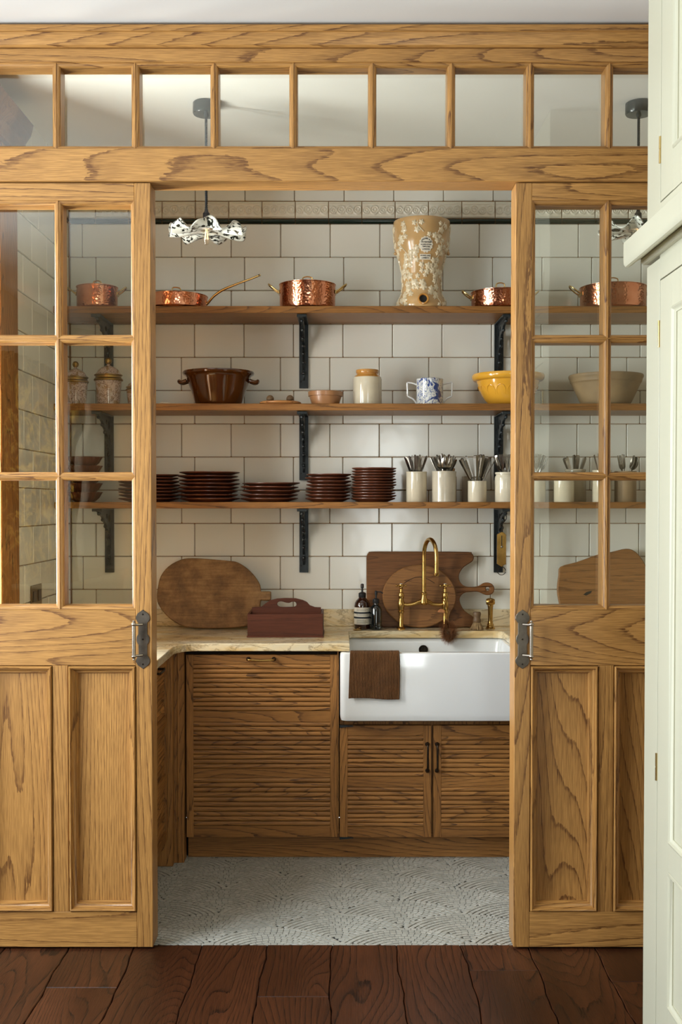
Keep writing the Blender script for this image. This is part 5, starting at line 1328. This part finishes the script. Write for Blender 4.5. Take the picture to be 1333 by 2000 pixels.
# side spray
ds = 4.91; k = ds/F
t = thing('side_rinse', 'brass pull-out rinse spray standing at the right of the tap', 'tap', (PX(958.5, ds, 1200), ds, ZC))
part('base', MB().lathe([(0, 0), (9*k, 0), (9.2*k, 2*k), (7*k, 4*k), (6.2*k, 6*k), (6.8*k, 8*k), (5.2*k, 11*k), (5*k, 15*k), (0, 15*k)], 28), 'brass', t, True)
part('stem', MB().lathe([(0, 14*k), (4.6*k, 14*k), (4.4*k, 16*k), (5.0*k, 42*k), (5.6*k, 44*k), (5.6*k, 47*k), (4*k, 48*k), (0, 48*k)], 24), 'brass', t, True)
part('spray_head', MB().lathe([(0, -9*k), (5*k, -8.5*k), (7*k, -5*k), (7.5*k, 0), (7*k, 4*k), (5*k, 8*k), (0, 9*k)], 24, 0, -1*k, 53*k, 'x').lathe([(0, -3*k), (4.5*k, -2.5*k), (5*k, 3*k)], 16, 0, -8*k, 54*k, 'y'), 'brass', t, True)
# dish brush and pot brush
ds = 4.87; k = ds/F; rnd = random.Random(3)
t = thing('dish_brush', 'small wooden-knobbed bristle brush standing beside the brass rinse spray', 'brush', (PX(932, ds, 1215), ds, ZC))
part('knob', MB().lathe([(0, 14*k), (7*k, 14*k), (8*k, 16*k), (8*k, 20*k), (6.6*k, 23*k), (7.6*k, 28*k), (8.2*k, 32*k), (6.8*k, 35*k), (0, 35.5*k)], 24), 'soil', t, True)
mb = MB()
for i in range(260):
    a = rnd.uniform(0, 2*PI); q = math.sqrt(rnd.random()); r0_, r1_ = 7.2*k*q, (14.0*k)*q
    b_ = (r1_*math.cos(a), r1_*math.sin(a), rnd.uniform(.001, .004)); tpz = (r0_*math.cos(a), r0_*math.sin(a), 15*k)
    dx = .0007; mb.add([(tpz[0]-dx, tpz[1], tpz[2]), (tpz[0]+dx, tpz[1], tpz[2]), (b_[0]+dx, b_[1], b_[2]), (b_[0]-dx, b_[1]+dx, b_[2])], [(0, 1, 2, 3)])
part('bristles', mb, 'tampico', t, kind='stuff')
dp_ = 4.80; k = dp_/F
px0, pz0 = PX(877, dp_, 1230), PZ(1231, dp_)
t = thing('pot_brush', 'round brown coir pot brush hanging by its wire loop from the tap', 'brush', (px0, dp_, pz0))
core = smooth_line([(-4*k, 0, 22*k), (-11*k, 0, 14*k), (-13*k, 0, 2*k), (-9*k, 0, -12*k), (2*k, 0, -19*k), (12*k, 0, -13*k), (14*k, 0, -2*k), (8*k, 0, 6*k), (0, 0, 16*k)], 8)
mb = MB()
for i in range(4600):
    j = rnd.randrange(len(core)-1); c0 = Vector(core[j]).lerp(Vector(core[j+1]), rnd.random()); c0 = Vector((c0.x*.74, 0, c0.z*.95-.005))
    tng = (Vector(core[j+1])-Vector(core[j])).normalized(); v = Vector((rnd.gauss(0, 1), rnd.gauss(0, 1), rnd.gauss(0, 1))); v = (v-tng*v.dot(tng)).normalized()+tng*rnd.uniform(-.25, .25)
    e = c0+v*rnd.uniform(.018, .0265); sd = v.cross(tng).normalized()*.0005
    mb.add([tuple(c0-sd), tuple(c0+sd), tuple(e+sd*1.2), tuple(e-sd*1.2)], [(0, 1, 2, 3)])
part('bristles', mb, 'coir', t, kind='stuff')
wire = smooth_line([(-2*k, 0, 10*k), (-1*k, 0, 26*k), (1*k, .0, 34*k), (-3*k, .02, 44*k), (-6*k, .085, 56*k), (-8*k, .098, 60*k), (-10*k, .085, 57*k), (-8*k, .02, 46*k), (-3*k, .0, 36*k), (-3.5*k, 0, 26*k), (-3*k, 0, 10*k)], 5)
part('wire_loop', MB().tube(wire, .0014, 6), 'brass', t, True, label='twisted brass wire loop')
part('twine_leaf', MB().prism([smooth_loop([(-22*k, 36*k), (-16*k, 42*k), (-10*k, 40*k), (-8*k, 34*k), (-14*k, 35*k)], 3)], .0, .002, 'xz'), 'coir', t, label='frayed twine end')
# tea towel over the sink front
dtw = 4.36; xa_, xb_ = PX(684, dtw, 1300), PX(781, dtw, 1300)
top = z1+.0035; botz = PZ(1364, dtw); nx = 132
pathp = [(4.36+.030+.006, z1-.055), (4.36+.036, z1-.02), (4.36+.034, top-.004), (4.36+.026, top), (4.36+.012, top+.001), (4.36+.001, top-.001), (4.36-.0035, top-.008), (4.36-.0045, top-.03), (4.36-.005, top-.06), (4.36-.0055, (top+botz)/2), (4.36-.006, botz+.03), (4.36-.007, botz)]
mb = MB(); rows_ = []
pth = smooth_line([(0, a, b) for a, b in pathp], 4)
for j, (_, y, z) in enumerate(pth):
    row = []; fj = j/(len(pth)-1)
    for i in range(nx+1):
        u = i/nx; x = xa_+(xb_-xa_)*u+.004*math.sin(fj*5)*(1-u)+.0015*math.sin(fj*9+1)
        rib = .0011*math.sin(u*2*PI*33); wv = .0025*math.sin(u*6+fj*4)*fj
        nz = -1 if fj > .35 else 0
        yy = y+(-rib-abs(wv) if fj > .45 else (rib if fj < .25 else 0)); zz = z+(rib if .25 <= fj <= .45 else 0)
        if fj > .9: zz += .003*math.sin(u*5+.5)*(fj-.9)*10
        row.append((x, yy, zz))
    rows_.append(row)
nr = len(rows_)
vv = [p for r_ in rows_ for p in r_]; ff = [(j*(nx+1)+i, j*(nx+1)+i+1, (j+1)*(nx+1)+i+1, (j+1)*(nx+1)+i) for j in range(nr-1) for i in range(nx)]
to = solo('tea_towel', MB().add(vv, ff), 'towel', 'brown ribbed tea towel folded over the front of the sink', 'towel', ((xa_+xb_)/2, 4.36, botz), sm=True, world=True)
md = to.modifiers.new('thickness', 'SOLIDIFY'); md.thickness = .0022; md.offset = 1

# ================================================================ PENDANT LAMPS
def pendant(px_, label, first=[None], rot=0.0):
    x = PX(px_, DB, 300)
    if first[0] is not None: return copy_tree(first[0], (x, DB, CEIL), (0, 0, rot), label, 'pendant lamps in the pantry')
    t = thing('pendant_lamp', label, 'lamp', (x, DB, CEIL), group='pendant lamps in the pantry'); first[0] = t
    zs = PZ(450, DB)-CEIL; k = DB/F
    part('ceiling_rose', MB().lathe([(0, 0), (.046, 0), (.050, -.003), (.0505, -.040), (.047, -.045), (.010, -.046), (.008, -.055), (0, -.056)], 40), 'canopy', t, True)
    z0_, z1_ = -.05, zs+.075; tw = MB()
    for ph_ in (0, PI):
        tw.tube([(.0026*math.cos(z*430+ph_), .0026*math.sin(z*430+ph_), z) for z in [z0_+(z1_-z0_)*i/220 for i in range(221)]], .0031, 6)
    part('cord', tw, 'cord', t, True)
    part('lamp_holder', MB().lathe([(0, zs+.085), (.005, zs+.083), (.008, zs+.070), (.013, zs+.064), (.0135, zs+.045), (.017, zs+.040), (.018, zs+.014), (.015, zs+.010), (0, zs+.010)], 24), 'black', t, True)
    nr_, na = 22, 150; vs = []; R = 76*k
    for j in range(nr_+1):
        f_ = j/nr_
        for i in range(na):
            a = 2*PI*i/na
            rr = .018+(R-.018)*f_*(1+.05*math.sin(3*a+1)*f_)
            z = zs-.002-.030*f_+.030*f_**3+f_**2.2*(.021*math.sin(8*a+.4+.6*math.sin(2*a))+.005*math.sin(15*a+2.0))
            rr += -.008*f_**4*max(0, math.sin(8*a+.4+.6*math.sin(2*a)))
            rr += .003*f_**2*math.sin(15*a+1)
            vs.append((rr*math.cos(a), rr*math.sin(a), z))
    fs = [(j*na+i, j*na+(i+1) % na, (j+1)*na+(i+1) % na, (j+1)*na+i) for j in range(nr_) for i in range(na)]
    sh = part('shade', MB().add(vs, fs), 'shade', t, True, label='ruffled white glass shade streaked with black')
    md = sh.modifiers.new('thickness', 'SOLIDIFY'); md.thickness = .004
    bl = part('bulb', MB().lathe([(.0125, zs+.010), (.013, zs+.004), (.0145, zs-.008), (.0155, zs-.022), (.0135, zs-.040), (.008, zs-.052), (0, zs-.056)], 24), 'bulbglass', t, True)
    fil = MB()
    for a in [i*PI/3 for i in range(6)]: fil.tube([(.003*math.cos(a), .003*math.sin(a), zs+.002), (.0075*math.cos(a), .0075*math.sin(a), zs-.034)], .0010, 5)
    part('filament', fil, 'emis', bl, label='faintly glowing amber filament')
    return t
pendant(403, 'ruffled black-and-white glass pendant lamp hanging at the upper left of the doorway')
pendant(1248, 'second ruffled glass pendant lamp, mostly hidden by the cream cupboard', rot=1.1)
